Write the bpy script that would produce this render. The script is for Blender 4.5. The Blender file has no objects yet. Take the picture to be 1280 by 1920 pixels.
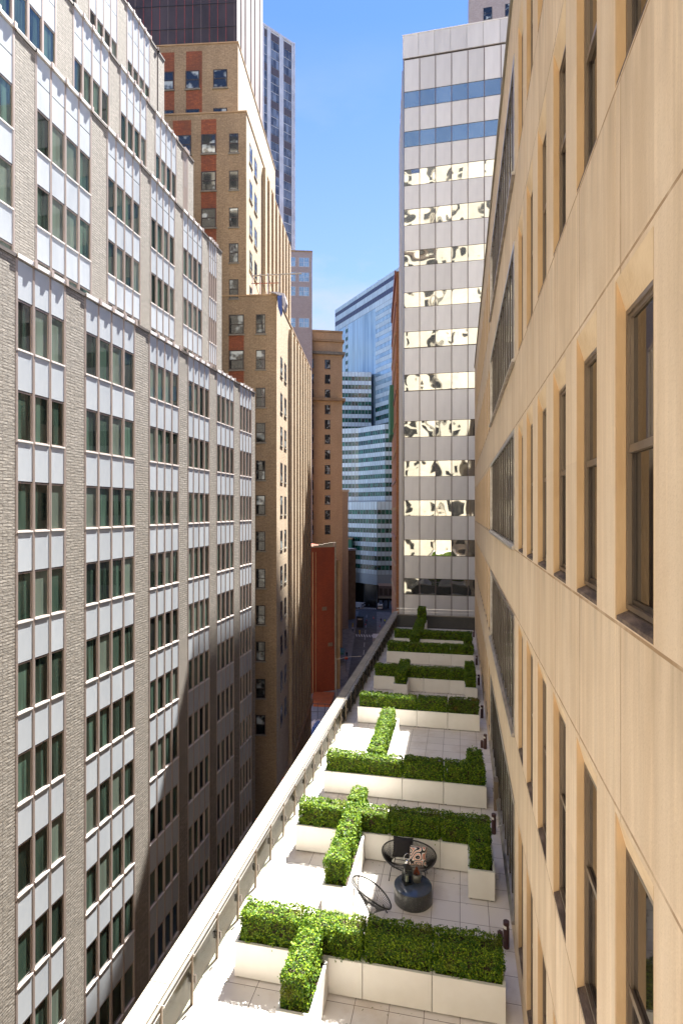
import bpy, bmesh, random
import numpy as np
from math import *
from mathutils import Vector, Matrix
random.seed(7); RNG = np.random.default_rng(7)
S = bpy.context.scene; C = S.collection
# ------------------------------------------------------------------ camera, sky, sun, exposure
F = 1050.0; YAW = atan(222 / 1050); CA, SA = cos(YAW), sin(YAW)      # photo pixels: 1280 x 1920
cam = bpy.data.cameras.new('camera'); cam.sensor_fit = 'HORIZONTAL'; cam.sensor_width = 36
cam.lens = 36 * F / 1280; cam.clip_start = .05; cam.clip_end = 3000; cam.shift_y = 3 / 1280 * -1
cam.shift_y = -(957 - 960) / 1280 * -1
co = bpy.data.objects.new('camera', cam); C.objects.link(co); co.rotation_euler = (pi / 2, 0, YAW); S.camera = co
SKX, SKY_ = .155, .545
SUN_AZ = atan2(SKX, SKY_); SUN_EL = atan(1 / hypot(SKX, SKY_))
w = bpy.data.worlds.new('World'); S.world = w; w.use_nodes = True
nt = w.node_tree; bg = nt.nodes['Background']
sk = nt.nodes.new('ShaderNodeTexSky'); sk.sky_type = 'NISHITA'; sk.sun_disc = False
sk.sun_elevation = SUN_EL; sk.sun_rotation = SUN_AZ; sk.altitude = 1500; sk.air_density = 1.0; sk.dust_density = 0; sk.ozone_density = 4
tc = nt.nodes.new('ShaderNodeTexCoord'); mp = nt.nodes.new('ShaderNodeMapping'); mp.inputs['Scale'].default_value = (2.0, 2.0, 5.5)
no = nt.nodes.new('ShaderNodeTexNoise'); no.inputs['Scale'].default_value = 1.7; no.inputs['Detail'].default_value = 7; no.inputs['Roughness'].default_value = .55
rp = nt.nodes.new('ShaderNodeValToRGB'); rp.color_ramp.elements[0].position = .44; rp.color_ramp.elements[1].position = .62; rp.color_ramp.elements[0].color = (.34, .34, .34, 1)
sp = nt.nodes.new('ShaderNodeSeparateXYZ'); mr = nt.nodes.new('ShaderNodeMapRange')
mr.inputs['From Min'].default_value = .66; mr.inputs['From Max'].default_value = .30; mr.inputs['To Min'].default_value = .0; mr.inputs['To Max'].default_value = 1.12
mu = nt.nodes.new('ShaderNodeMath'); mu.operation = 'MULTIPLY'
mx = nt.nodes.new('ShaderNodeMix'); mx.data_type = 'RGBA'; mx.inputs['B'].default_value = (2.0, 2.35, 2.95, 1)
L = nt.links.new
L(tc.outputs['Generated'], mp.inputs['Vector']); L(mp.outputs['Vector'], no.inputs['Vector']); L(no.outputs['Fac'], rp.inputs['Fac'])
L(tc.outputs['Generated'], sp.inputs[0]); L(sp.outputs['Z'], mr.inputs['Value']); L(mr.outputs[0], mu.inputs[0]); L(rp.outputs['Color'], mu.inputs[1])
L(mu.outputs[0], mx.inputs['Factor']); hs = nt.nodes.new('ShaderNodeHueSaturation'); hs.inputs['Hue'].default_value = .512; hs.inputs['Saturation'].default_value = 1.14; hs.inputs['Value'].default_value = .96; L(sk.outputs['Color'], hs.inputs['Color']); L(hs.outputs[0], mx.inputs['A']); L(mx.outputs['Result'], bg.inputs['Color'])
bg.inputs['Strength'].default_value = .052
sun = bpy.data.lights.new('sun', 'SUN'); sun.energy = 4.9; sun.angle = radians(.5); sun.color = (1, .965, .895)
so = bpy.data.objects.new('sun', sun); C.objects.link(so)
so.rotation_euler = Vector((-sin(SUN_AZ) * cos(SUN_EL), -cos(SUN_AZ) * cos(SUN_EL), -sin(SUN_EL))).to_track_quat('-Z', 'Y').to_euler()
so.location = (0, 0, 60)
S.view_settings.view_transform = 'Standard'; S.view_settings.look = 'None'; S.view_settings.gamma = 1
S.view_settings.exposure = 2.74
S.cycles.max_bounces = 8; S.cycles.diffuse_bounces = 5; S.cycles.glossy_bounces = 4; S.cycles.transmission_bounces = 4
S.cycles.caustics_reflective = False; S.cycles.caustics_refractive = False; S.cycles.sample_clamp_indirect = 6
S.cycles.use_denoising = True
# ------------------------------------------------------------------ measuring helpers (photo pixel -> world)
def dep(X, Y): return -X * SA + Y * CA
def Zv(v, X, Y): return (957 - v) * dep(X, Y) / F
def Xu(u, Y): return Y * tan(atan((u - 640) / F) - YAW)
def Yu(u, X): return X / tan(atan((u - 640) / F) - YAW)
def at(u, d, v=957):
    x = (u - 640) / F * d
    return x * CA - d * SA, x * SA + d * CA, (957 - v) * d / F
# ------------------------------------------------------------------ materials
def mat(name, col, rough=.7, metal=0, col2=None, scale=3, stretch=(1, 1, 1), detail=4, bump=0, bscale=None, lo=.35, hi=.65, spec=None, rnd=0):
    m = bpy.data.materials.new(name); m.use_nodes = True; t = m.node_tree; b = t.nodes['Principled BSDF']
    b.inputs['Roughness'].default_value = rough; b.inputs['Metallic'].default_value = metal
    b.inputs['Base Color'].default_value = (*col, 1)
    if spec is not None: b.inputs['Specular IOR Level'].default_value = spec
    l = t.links.new; out = None
    tc = t.nodes.new('ShaderNodeTexCoord'); mp = t.nodes.new('ShaderNodeMapping'); mp.inputs['Scale'].default_value = stretch
    l(tc.outputs['Object'], mp.inputs['Vector'])
    if col2:
        n = t.nodes.new('ShaderNodeTexNoise'); n.inputs['Scale'].default_value = scale; n.inputs['Detail'].default_value = detail
        n.inputs['Roughness'].default_value = .6
        l(mp.outputs[0], n.inputs['Vector'])
        r = t.nodes.new('ShaderNodeMapRange'); r.inputs['From Min'].default_value = lo; r.inputs['From Max'].default_value = hi
        l(n.outputs['Fac'], r.inputs['Value'])
        x = t.nodes.new('ShaderNodeMix'); x.data_type = 'RGBA'; x.inputs['A'].default_value = (*col, 1); x.inputs['B'].default_value = (*col2, 1)
        l(r.outputs[0], x.inputs['Factor']); l(x.outputs['Result'], b.inputs['Base Color']); out = x.outputs['Result']
    if rnd:
        o = t.nodes.new('ShaderNodeObjectInfo'); g = t.nodes.new('ShaderNodeNewGeometry')
        a = t.nodes.new('ShaderNodeMath'); a.operation = 'ADD'; l(o.outputs['Random'], a.inputs[0]); l(g.outputs['Random Per Island'], a.inputs[1])
        f = t.nodes.new('ShaderNodeMath'); f.operation = 'FRACT'; l(a.outputs[0], f.inputs[0])
        r = t.nodes.new('ShaderNodeMapRange'); r.inputs['To Min'].default_value = 1 - rnd; r.inputs['To Max'].default_value = 1 + rnd; l(f.outputs[0], r.inputs['Value'])
        h = t.nodes.new('ShaderNodeHueSaturation'); l(r.outputs[0], h.inputs['Value'])
        if out: l(out, h.inputs['Color'])
        else: h.inputs['Color'].default_value = (*col, 1)
        l(h.outputs[0], b.inputs['Base Color'])
    if bump:
        n = t.nodes.new('ShaderNodeTexNoise'); n.inputs['Scale'].default_value = bscale or scale * 8; n.inputs['Detail'].default_value = 3
        l(mp.outputs[0], n.inputs['Vector']); bp = t.nodes.new('ShaderNodeBump'); bp.inputs['Strength'].default_value = bump; bp.inputs['Distance'].default_value = .02
        l(n.outputs['Fac'], bp.inputs['Height']); l(bp.outputs[0], b.inputs['Normal'])
    return m
def wall_uv(t):
    """horizontal run and height as a vector, whichever way a wall faces"""
    l = t.links.new
    tc = t.nodes.new('ShaderNodeTexCoord'); s = t.nodes.new('ShaderNodeSeparateXYZ'); l(tc.outputs['Object'], s.inputs[0])
    sn = t.nodes.new('ShaderNodeSeparateXYZ'); l(tc.outputs['Normal'], sn.inputs[0])
    ab = t.nodes.new('ShaderNodeMath'); ab.operation = 'ABSOLUTE'; l(sn.outputs['X'], ab.inputs[0])
    gt = t.nodes.new('ShaderNodeMath'); gt.operation = 'GREATER_THAN'; l(ab.outputs[0], gt.inputs[0]); gt.inputs[1].default_value = .7
    m = t.nodes.new('ShaderNodeMix'); l(gt.outputs[0], m.inputs['Factor']); l(s.outputs['X'], m.inputs['A']); l(s.outputs['Y'], m.inputs['B'])
    c = t.nodes.new('ShaderNodeCombineXYZ'); l(m.outputs['Result'], c.inputs['X']); l(s.outputs['Z'], c.inputs['Y'])
    return c.outputs[0], s, tc
def brick(name, c1, c2, mortar, w=.3, h=.1, stain=None, bump=.5, rough=.85, msize=.012, stain_scale=.25):
    m = bpy.data.materials.new(name); m.use_nodes = True; t = m.node_tree; b = t.nodes['Principled BSDF']; l = t.links.new
    b.inputs['Roughness'].default_value = rough
    v, s, tc = wall_uv(t)
    k = t.nodes.new('ShaderNodeTexBrick'); k.inputs['Scale'].default_value = 1; k.inputs['Brick Width'].default_value = w; k.inputs['Row Height'].default_value = h
    k.inputs['Mortar Size'].default_value = msize; k.inputs['Color1'].default_value = (*c1, 1); k.inputs['Color2'].default_value = (*c2, 1); k.inputs['Mortar'].default_value = (*mortar, 1)
    l(v, k.inputs['Vector']); col = k.outputs['Color']
    if stain:
        n = t.nodes.new('ShaderNodeTexNoise'); n.inputs['Scale'].default_value = stain_scale; n.inputs['Detail'].default_value = 6; n.inputs['Roughness'].default_value = .65
        mpn = t.nodes.new('ShaderNodeMapping'); mpn.inputs['Scale'].default_value = (1, 1, .35); l(tc.outputs['Object'], mpn.inputs[0]); l(mpn.outputs[0], n.inputs['Vector'])
        r = t.nodes.new('ShaderNodeMapRange'); r.inputs['From Min'].default_value = .42; r.inputs['From Max'].default_value = .72; r.inputs['To Max'].default_value = .75
        l(n.outputs['Fac'], r.inputs['Value'])
        x = t.nodes.new('ShaderNodeMix'); x.data_type = 'RGBA'; l(col, x.inputs['A']); x.inputs['B'].default_value = (*stain, 1); l(r.outputs[0], x.inputs['Factor']); col = x.outputs['Result']
    l(col, b.inputs['Base Color'])
    n2 = t.nodes.new('ShaderNodeTexNoise'); n2.inputs['Scale'].default_value = 9; n2.inputs['Detail'].default_value = 5; mv = t.nodes.new('ShaderNodeMapping'); mv.inputs['Scale'].default_value = (.5, 1.3, 1); l(v, mv.inputs[0]); l(mv.outputs[0], n2.inputs['Vector'])
    c2_ = t.nodes.new('ShaderNodeTexNoise'); c2_.inputs['Scale'].default_value = 6; c2_.inputs['Detail'].default_value = 5; l(v, c2_.inputs['Vector']); hv = t.nodes.new('ShaderNodeHueSaturation'); vr = t.nodes.new('ShaderNodeMapRange'); vr.inputs['From Min'].default_value = .3; vr.inputs['From Max'].default_value = .7; vr.inputs['To Min'].default_value = .8; vr.inputs['To Max'].default_value = 1.18; l(c2_.outputs['Fac'], vr.inputs['Value']); l(vr.outputs[0], hv.inputs['Value']); l(col, hv.inputs['Color']); l(hv.outputs[0], b.inputs['Base Color'])
    ad = t.nodes.new('ShaderNodeMath'); ad.operation = 'SUBTRACT'; l(n2.outputs['Fac'], ad.inputs[0]); l(k.outputs['Fac'], ad.inputs[1])
    bp = t.nodes.new('ShaderNodeBump'); bp.inputs['Strength'].default_value = bump; bp.inputs['Distance'].default_value = .03
    l(ad.outputs[0], bp.inputs['Height']); l(bp.outputs[0], b.inputs['Normal'])
    return m
def glassy(name, col, col2, rough=.04, wob=.0, wscale=.6, metal=0, spec=.8, zs=.25, scale=1.6, rnd=.5, lo=.4, hi=.6, blind=None):
    """window pane: dark room or blind behind glass, seen as one glossy sheet with a little ripple"""
    m = bpy.data.materials.new(name); m.use_nodes = True; t = m.node_tree; b = t.nodes['Principled BSDF']; l = t.links.new
    b.inputs['Roughness'].default_value = rough; b.inputs['Metallic'].default_value = metal; b.inputs['Specular IOR Level'].default_value = spec; b.inputs['IOR'].default_value = 1.6
    tc = t.nodes.new('ShaderNodeTexCoord'); o = t.nodes.new('ShaderNodeObjectInfo'); g = t.nodes.new('ShaderNodeNewGeometry')
    a = t.nodes.new('ShaderNodeMath'); a.operation = 'ADD'; l(o.outputs['Random'], a.inputs[0]); l(g.outputs['Random Per Island'], a.inputs[1])
    sc = t.nodes.new('ShaderNodeVectorMath'); sc.operation = 'SCALE'; sc.inputs[0].default_value = (31, 17, 53); l(a.outputs[0], sc.inputs['Scale'])
    ad = t.nodes.new('ShaderNodeVectorMath'); l(tc.outputs['Object'], ad.inputs[0]); l(sc.outputs[0], ad.inputs[1])
    mp = t.nodes.new('ShaderNodeMapping'); mp.inputs['Scale'].default_value = (1, 1, zs); l(ad.outputs[0], mp.inputs[0])
    n = t.nodes.new('ShaderNodeTexNoise'); n.inputs['Scale'].default_value = scale; n.inputs['Detail'].default_value = 2; l(mp.outputs[0], n.inputs['Vector'])
    r = t.nodes.new('ShaderNodeMapRange'); r.inputs['From Min'].default_value = lo; r.inputs['From Max'].default_value = hi; l(n.outputs['Fac'], r.inputs['Value'])
    x = t.nodes.new('ShaderNodeMix'); x.data_type = 'RGBA'; x.inputs['A'].default_value = (*col, 1); x.inputs['B'].default_value = (*col2, 1); l(r.outputs[0], x.inputs['Factor'])
    fr = t.nodes.new('ShaderNodeMath'); fr.operation = 'FRACT'; l(a.outputs[0], fr.inputs[0])
    rr = t.nodes.new('ShaderNodeMapRange'); rr.inputs['To Min'].default_value = 1 - rnd; rr.inputs['To Max'].default_value = 1 + rnd; l(fr.outputs[0], rr.inputs['Value'])
    h = t.nodes.new('ShaderNodeHueSaturation'); l(x.outputs['Result'], h.inputs['Color']); l(rr.outputs[0], h.inputs['Value']); l(h.outputs[0], b.inputs['Base Color'])
    if blind:
        bl = t.nodes.new('ShaderNodeMath'); bl.operation = 'MULTIPLY'; bl.inputs[1].default_value = 7.31; l(a.outputs[0], bl.inputs[0]); bf = t.nodes.new('ShaderNodeMath'); bf.operation = 'FRACT'; l(bl.outputs[0], bf.inputs[0])
        bg_ = t.nodes.new('ShaderNodeMath'); bg_.operation = 'GREATER_THAN'; bg_.inputs[1].default_value = .78; l(bf.outputs[0], bg_.inputs[0]); bm_ = t.nodes.new('ShaderNodeMath'); bm_.operation = 'MULTIPLY'; bm_.inputs[1].default_value = .6; l(bg_.outputs[0], bm_.inputs[0])
        bx_ = t.nodes.new('ShaderNodeMix'); bx_.data_type = 'RGBA'; l(bm_.outputs[0], bx_.inputs['Factor']); l(h.outputs[0], bx_.inputs['A']); bx_.inputs['B'].default_value = (*blind, 1); l(bx_.outputs['Result'], b.inputs['Base Color'])
    if wob:
        n2 = t.nodes.new('ShaderNodeTexNoise'); n2.inputs['Scale'].default_value = wscale; n2.inputs['Detail'].default_value = 1; l(ad.outputs[0], n2.inputs['Vector'])
        bp = t.nodes.new('ShaderNodeBump'); bp.inputs['Strength'].default_value = 1; bp.inputs['Distance'].default_value = wob; l(n2.outputs['Fac'], bp.inputs['Height']); l(bp.outputs[0], b.inputs['Normal'])
    return m
def limestone(name, base, alt, line, pitch=1.37, off=0.0, zs=(1.70, -.80), zp=3.81):
    m = bpy.data.materials.new(name); m.use_nodes = True; t = m.node_tree; b = t.nodes['Principled BSDF']; l = t.links.new
    b.inputs['Roughness'].default_value = .85; b.inputs['Specular IOR Level'].default_value = .2
    v, s, tc = wall_uv(t)
    def noise(stretch, scale, detail):
        mp = t.nodes.new('ShaderNodeMapping'); mp.inputs['Scale'].default_value = stretch; l(tc.outputs['Object'], mp.inputs[0])
        n = t.nodes.new('ShaderNodeTexNoise'); n.inputs['Scale'].default_value = scale; n.inputs['Detail'].default_value = detail; n.inputs['Roughness'].default_value = .6; l(mp.outputs[0], n.inputs['Vector']); return n.outputs['Fac']
    def mix(f, A, B):
        x = t.nodes.new('ShaderNodeMix'); x.data_type = 'RGBA'
        l(f, x.inputs['Factor'])
        for k, q in (('A', A), ('B', B)):
            if isinstance(q, tuple): x.inputs[k].default_value = (*q, 1)
            else: l(q, x.inputs[k])
        return x.outputs['Result']
    def rng(f, a, c, d=0, e=1):
        r = t.nodes.new('ShaderNodeMapRange'); r.inputs['From Min'].default_value = a; r.inputs['From Max'].default_value = c; r.inputs['To Min'].default_value = d; r.inputs['To Max'].default_value = e; l(f, r.inputs['Value']); return r.outputs[0]
    def mth(op, a, c=None):
        x = t.nodes.new('ShaderNodeMath'); x.operation = op
        for i, q in enumerate((a, c)):
            if q is None: continue
            if isinstance(q, (int, float)): x.inputs[i].default_value = q
            else: l(q, x.inputs[i])
        return x.outputs[0]
    c = mix(rng(noise((1, 1, .12), 2.6, 5), .38, .62), base, alt)
    c = mix(rng(noise((1, 1, .05), 9, 4), .5, .72, 0, .55), c, tuple(min(1, q * 1.22) for q in base))
    c = mix(rng(noise((1, 1, .03), 5, 3), .56, .74, 0, .4), c, tuple(q * .72 for q in alt))
    c = mix(rng(noise((1, 1, 1), .6, 6), .52, .75, 0, .55), c, tuple(q * .8 for q in alt))
    c = mix(rng(noise((1, 1, 1), 60, 2), .55, .7, 0, .3), c, tuple(q * .7 for q in alt))
    wn = t.nodes.new('ShaderNodeTexWhiteNoise'); wn.noise_dimensions = '2D'; cv = t.nodes.new('ShaderNodeCombineXYZ')
    l(mth('FLOOR', mth('DIVIDE', mth('SUBTRACT', s.outputs['Y'], off + pitch / 2), pitch)), cv.inputs['X']); l(mth('FLOOR', mth('DIVIDE', mth('SUBTRACT', s.outputs['Z'], -.8), zp / 3)), cv.inputs['Y']); l(cv.outputs[0], wn.inputs['Vector'])
    c = mix(rng(wn.outputs['Value'], 0, 1, 0, .3), c, tuple(q * .78 for q in alt))
    def lineof(coord, o, p, wd):
        q = mth('FRACT', mth('DIVIDE', mth('SUBTRACT', coord, o), p)); q = mth('ABSOLUTE', mth('SUBTRACT', q, .5)); return mth('GREATER_THAN', q, .5 - wd / p)
    lines = lineof(s.outputs['Y'], off, pitch, .009)
    for z in zs: lines = mth('MAXIMUM', lines, lineof(s.outputs['Z'], z, zp, .012))
    zf = mth('FRACT', mth('DIVIDE', mth('SUBTRACT', s.outputs['Z'], -.80), zp)); sr = mth('MULTIPLY', rng(zf, .80, 1.0), rng(noise((1, 1, .06), 7, 4), .42, .66, 0, .55))
    c = mix(sr, c, tuple(q * .6 for q in alt))
    jn = mth('MULTIPLY', lines, rng(noise((1, 1, 1), 3, 3), .3, .55, .35, .9))
    c = mix(jn, c, line)
    l(c, b.inputs['Base Color'])
    bp = t.nodes.new('ShaderNodeBump'); bp.inputs['Strength'].default_value = .35; bp.inputs['Distance'].default_value = .01
    hgt = mth('SUBTRACT', noise((1, 1, 1), 35, 5), lines); l(hgt, bp.inputs['Height']); l(bp.outputs[0], b.inputs['Normal'])
    return m
M = {}
M['left_brick'] = brick('grey brick', (.29, .265, .235), (.22, .20, .175), (.12, .105, .09), .46, .115, stain=(.19, .17, .145), bump=.5, msize=.016)
M['panel'] = mat('pale enamelled panel', (.415, .445, .48), .35, 0, (.35, .38, .42), 1.2, (1, 1, .2), rnd=.06)
M['taupe'] = mat('taupe metal frame', (.40, .335, .31), .45, .3)
M['dark_gap'] = mat('dark roof edge flashing', (.07, .055, .05), .6)
M['coping'] = mat('pale parapet coping', (.62, .60, .60), .6)
M['sill_pale'] = mat('pale sill', (.66, .62, .60), .6)
M['green_glass'] = glassy('greenish office glass', (.012, .018, .014), (.05, .085, .065), .03, spec=.75, scale=3, zs=.05, rnd=.6, blind=(.15, .18, .15))
M['lime'] = limestone('warm limestone', (.76, .625, .465), (.67, .525, .365), (.34, .22, .12), 1.37, 4.206)
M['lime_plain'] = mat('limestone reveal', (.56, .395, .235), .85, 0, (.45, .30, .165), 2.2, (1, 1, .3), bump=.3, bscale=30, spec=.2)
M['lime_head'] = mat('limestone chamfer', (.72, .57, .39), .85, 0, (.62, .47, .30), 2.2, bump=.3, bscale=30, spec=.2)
M['slate'] = mat('dirty slate sill', (.20, .14, .10), .9, 0, (.06, .04, .03), 9, (1, .4, 1), bump=.4)
M['bronze'] = mat('bronze window metal', (.16, .12, .085), .4, .4, (.22, .17, .125), 4, (1, 1, .1))
M['bronze_dark'] = mat('dark bronze', (.07, .055, .045), .35, .5)
M['steel'] = mat('brushed steel flashing', (.5, .47, .44), .3, .8, (.3, .27, .25), 3, (1, 1, 1))
M['dark_glass'] = glassy('dark room glass', (.007, .006, .005), (.022, .018, .015), .03, spec=.42, scale=6, zs=.03, rnd=.4)
M['ribbon_glass'] = glassy('ribbon glass', (.05, .06, .045), (.42, .42, .34), .05, spec=.8, scale=1.2, zs=.8, rnd=.4)
M['white_panel'] = mat('weathered aluminium panel', (.57, .56, .56), .42, .12, (.46, .45, .455), 1.0, (1, 1, .15), rnd=.09, lo=.3, hi=.8)
M['panel_joint'] = mat('dark panel joint', (.13, .10, .10), .6)
M['mirror'] = glassy('mirror glass', (.46, .455, .42), (.37, .38, .36), .03, wob=.042, wscale=.5, metal=.9, spec=.8, scale=.5, zs=1, rnd=.12)
M['mirror_sky_tint'] = glassy('mirror glass with painted sky tint', (.56, .64, .56), (.48, .56, .50), .03, wob=.004, wscale=.5, metal=.85, spec=.8, scale=.5, zs=1, rnd=.08)  # same mirror glass; a brighter teal sky reflection is put into its colour
M['ochre_brick'] = brick('ochre brick', (.38, .27, .165), (.31, .21, .125), (.22, .165, .105), .35, .11, stain=(.18, .125, .075), bump=.35, stain_scale=.3)
M['street_brick'] = brick('pale street brick', (.47, .37, .255), (.40, .305, .205), (.28, .21, .15), .35, .11, stain=(.32, .225, .14), bump=.35, stain_scale=.35)
M['cream'] = mat('cream limestone', (.68, .61, .49), .8, 0, (.60, .53, .42), .5)
M['red_brick'] = brick('red spandrel brick', (.33, .095, .035), (.22, .06, .03), (.13, .055, .035), .35, .11, stain=(.12, .05, .03), bump=.4, stain_scale=.8)
M['orange_brick'] = brick('tan orange brick', (.58, .39, .23), (.50, .325, .185), (.36, .25, .15), .45, .16, stain=(.38, .25, .14), bump=.3, stain_scale=.25)
M['brown_stone'] = mat('brown stone trim', (.40, .27, .15), .8, 0, (.30, .19, .10), .6)
M['win_frame'] = mat('dark window frame', (.035, .025, .022), .5)
M['sash_glass'] = glassy('sash glass', (.015, .018, .018), (.40, .44, .43), .04, spec=.8, scale=.9, zs=1.1, rnd=.35, lo=.53, hi=.64)
M['rust'] = brick('rust red painted brick', (.24, .05, .02), (.20, .04, .017), (.13, .028, .014), .6, .2, stain=(.09, .02, .012), bump=.3, stain_scale=.12, rough=.45)
M['net'] = mat('black debris netting', (.022, .015, .017), .55, 0, (.055, .04, .045), .35, (1, 1, .6))
M['net_pale'] = mat('dusty scaffold sheeting', (.25, .19, .19), .7, 0, (.12, .085, .09), .5, (1, 1, .25))
M['net_red'] = mat('red scaffold strap', (.30, .05, .05), .6)
M['pink_brick'] = brick('pinkish brick', (.47, .39, .36), (.42, .34, .31), (.34, .28, .26), .6, .25, bump=.15)
M['strip_white'] = mat('white tower pier', (.66, .68, .73), .5, 0, (.50, .51, .55), .3)
M['strip_glass'] = glassy('tower glass', (.05, .055, .07), (.17, .20, .25), .08, spec=.8, scale=.15, zs=1.4, rnd=.3)
M['strip_dark'] = mat('tower dark spandrel', (.10, .08, .085), .5)
M['band_white'] = mat('pale blue spandrel glass', (.50, .62, .70), .3, .1, (.40, .52, .61), .1, (1, 1, 1), rnd=.08)
M['band_green'] = glassy('green band glass', (.004, .03, .026), (.012, .10, .075), .12, spec=.5, scale=.12, zs=3, rnd=.4)
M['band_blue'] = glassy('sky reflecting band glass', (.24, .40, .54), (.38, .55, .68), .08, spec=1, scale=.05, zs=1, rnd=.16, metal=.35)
M['band_dark'] = mat('dark louvre band', (.035, .045, .11), .4)
M['mull_blue'] = mat('blue grey mullion', (.25, .31, .38), .4, .3)
M['black_stone'] = mat('polished black base', (.012, .012, .013), .2)
M['side_glass'] = glassy('blue side glass', (.05, .09, .16), (.16, .24, .36), .05, spec=1, scale=.6, zs=.4, rnd=.3, metal=.3)
M['brown_sliver'] = brick('orange street brick', (.42, .19, .085), (.35, .15, .07), (.2, .1, .06), .4, .14, stain=(.15, .07, .045), bump=.3)
M['asphalt'] = mat('asphalt', (.11, .11, .115), .75, 0, (.075, .075, .08), .5, bump=.2, bscale=12)
M['sidewalk'] = mat('concrete pavement', (.27, .26, .26), .85, 0, (.18, .18, .18), .6, bump=.1)
M['paint'] = mat('road paint', (.62, .62, .60), .6)
M['yellow'] = mat('yellow paint', (.72, .5, .03), .5)
M['hi_vis'] = mat('high visibility cloth', (.75, .8, .03), .7)
M['white'] = mat('warm white planter', (.72, .705, .665), .45, 0, (.67, .65, .605), 1.5)
M['white_rim'] = mat('planter lip', (.62, .62, .57), .45)
M['soil'] = mat('dark bark mulch', (.055, .032, .022), .95, 0, (.015, .01, .008), 25, bump=.8, bscale=40)
M['stone_cap'] = mat('limestone coping', (.27, .245, .20), .8, 0, (.19, .17, .135), 1.3, bump=.25, bscale=15)
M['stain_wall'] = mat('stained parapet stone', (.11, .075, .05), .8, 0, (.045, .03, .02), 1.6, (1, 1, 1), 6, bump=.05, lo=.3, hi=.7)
M['rail'] = mat('stainless rail', (.55, .53, .50), .3, .9)
M['iron'] = mat('black powder coat', (.012, .011, .011), .4)
M['terrazzo_top'] = mat('dark polished table top', (.055, .07, .095), .12, 0, (.04, .05, .075), 3)
M['bollard'] = mat('dark oxblood bollard', (.055, .022, .02), .4)
M['lens'] = mat('bollard lens', (.75, .73, .66), .2)
M['cushion_black'] = mat('black woven cushion', (.012, .010, .012), .9, bump=.4, bscale=90)
M['silver'] = mat('polished steel', (.65, .65, .66), .12, .95)
M['pot'] = mat('grey green glazed pot', (.16, .16, .135), .4, 0, (.10, .10, .085), 14)
M['pine'] = mat('rust brown bloom', (.32, .08, .02), .8, 0, (.16, .04, .015), 30)
M['car_white'] = mat('white car paint', (.62, .63, .66), .3)
M['car_silver'] = mat('silver car paint', (.42, .44, .48), .3, .4)
M['car_red'] = mat('red car paint', (.38, .02, .03), .3)
M['car_dark'] = mat('dark car paint', (.02, .022, .03), .25)
M['car_glass'] = mat('car glass', (.015, .02, .025), .05)
M['tyre'] = mat('tyre rubber', (.012, .012, .012), .8)
M['lamp_red'] = mat('red tail lamp', (.5, .02, .01), .3)
M['orange_steel'] = mat('orange painted steel', (.42, .12, .045), .5, 0, (.30, .08, .03), 1.0)
M['blue_tarp'] = mat('blue tarpaulin', (.03, .09, .34), .5, 0, (.02, .05, .20), 2, bump=.5)
M['white_cloth'] = mat('pale plastic sheet', (.55, .53, .56), .5, 0, (.38, .36, .42), 3, bump=.5)
M['dark_metal'] = mat('dark painted metal', (.03, .03, .035), .5)
M['lamp_metal'] = mat('weathered lamp metal', (.30, .27, .23), .5, .4)
M['skin'] = mat('skin', (.45, .27, .19), .6)
M['cloth_dark'] = mat('dark clothing', (.02, .022, .03), .9)
M['sign_red'] = mat('red sign', (.62, .06, .03), .5)
M['teal'] = mat('dark teal panel', (.03, .12, .13), .5)
M['verdigris'] = mat('verdigris copper', (.04, .17, .12), .7)
M['orange_net'] = mat('orange safety netting', (.75, .20, .03), .7)

def paver_mat():
    m = bpy.data.materials.new('pale terrace pavers'); m.use_nodes = True; t = m.node_tree; b = t.nodes['Principled BSDF']; l = t.links.new
    b.inputs['Roughness'].default_value = .6
    tc = t.nodes.new('ShaderNodeTexCoord')
    k = t.nodes.new('ShaderNodeTexBrick'); k.offset = 0; k.inputs['Scale'].default_value = 1; k.inputs['Brick Width'].default_value = .625; k.inputs['Row Height'].default_value = .625
    k.inputs['Mortar Size'].default_value = .006; k.inputs['Color1'].default_value = (.66, .62, .585, 1); k.inputs['Color2'].default_value = (.60, .565, .53, 1); k.inputs['Mortar'].default_value = (.10, .075, .06, 1)
    k.inputs['Mortar Smooth'].default_value = .2
    l(tc.outputs['Object'], k.inputs['Vector'])
    n = t.nodes.new('ShaderNodeTexNoise'); n.inputs['Scale'].default_value = .9; n.inputs['Detail'].default_value = 7; n.inputs['Roughness'].default_value = .65; l(tc.outputs['Object'], n.inputs['Vector'])
    r = t.nodes.new('ShaderNodeMapRange'); r.inputs['From Min'].default_value = .48; r.inputs['From Max'].default_value = .75; r.inputs['To Max'].default_value = .7; l(n.outputs['Fac'], r.inputs['Value'])
    x = t.nodes.new('ShaderNodeMix'); x.data_type = 'RGBA'; l(k.outputs['Color'], x.inputs['A']); x.inputs['B'].default_value = (.42, .34, .26, 1); l(r.outputs[0], x.inputs['Factor'])
    l(x.outputs['Result'], b.inputs['Base Color'])
    bp = t.nodes.new('ShaderNodeBump'); bp.inputs['Strength'].default_value = .6; bp.inputs['Distance'].default_value = .006; bp.invert = True; l(k.outputs['Fac'], bp.inputs['Height']); l(bp.outputs[0], b.inputs['Normal'])
    return m
M['paver'] = paver_mat()
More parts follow.
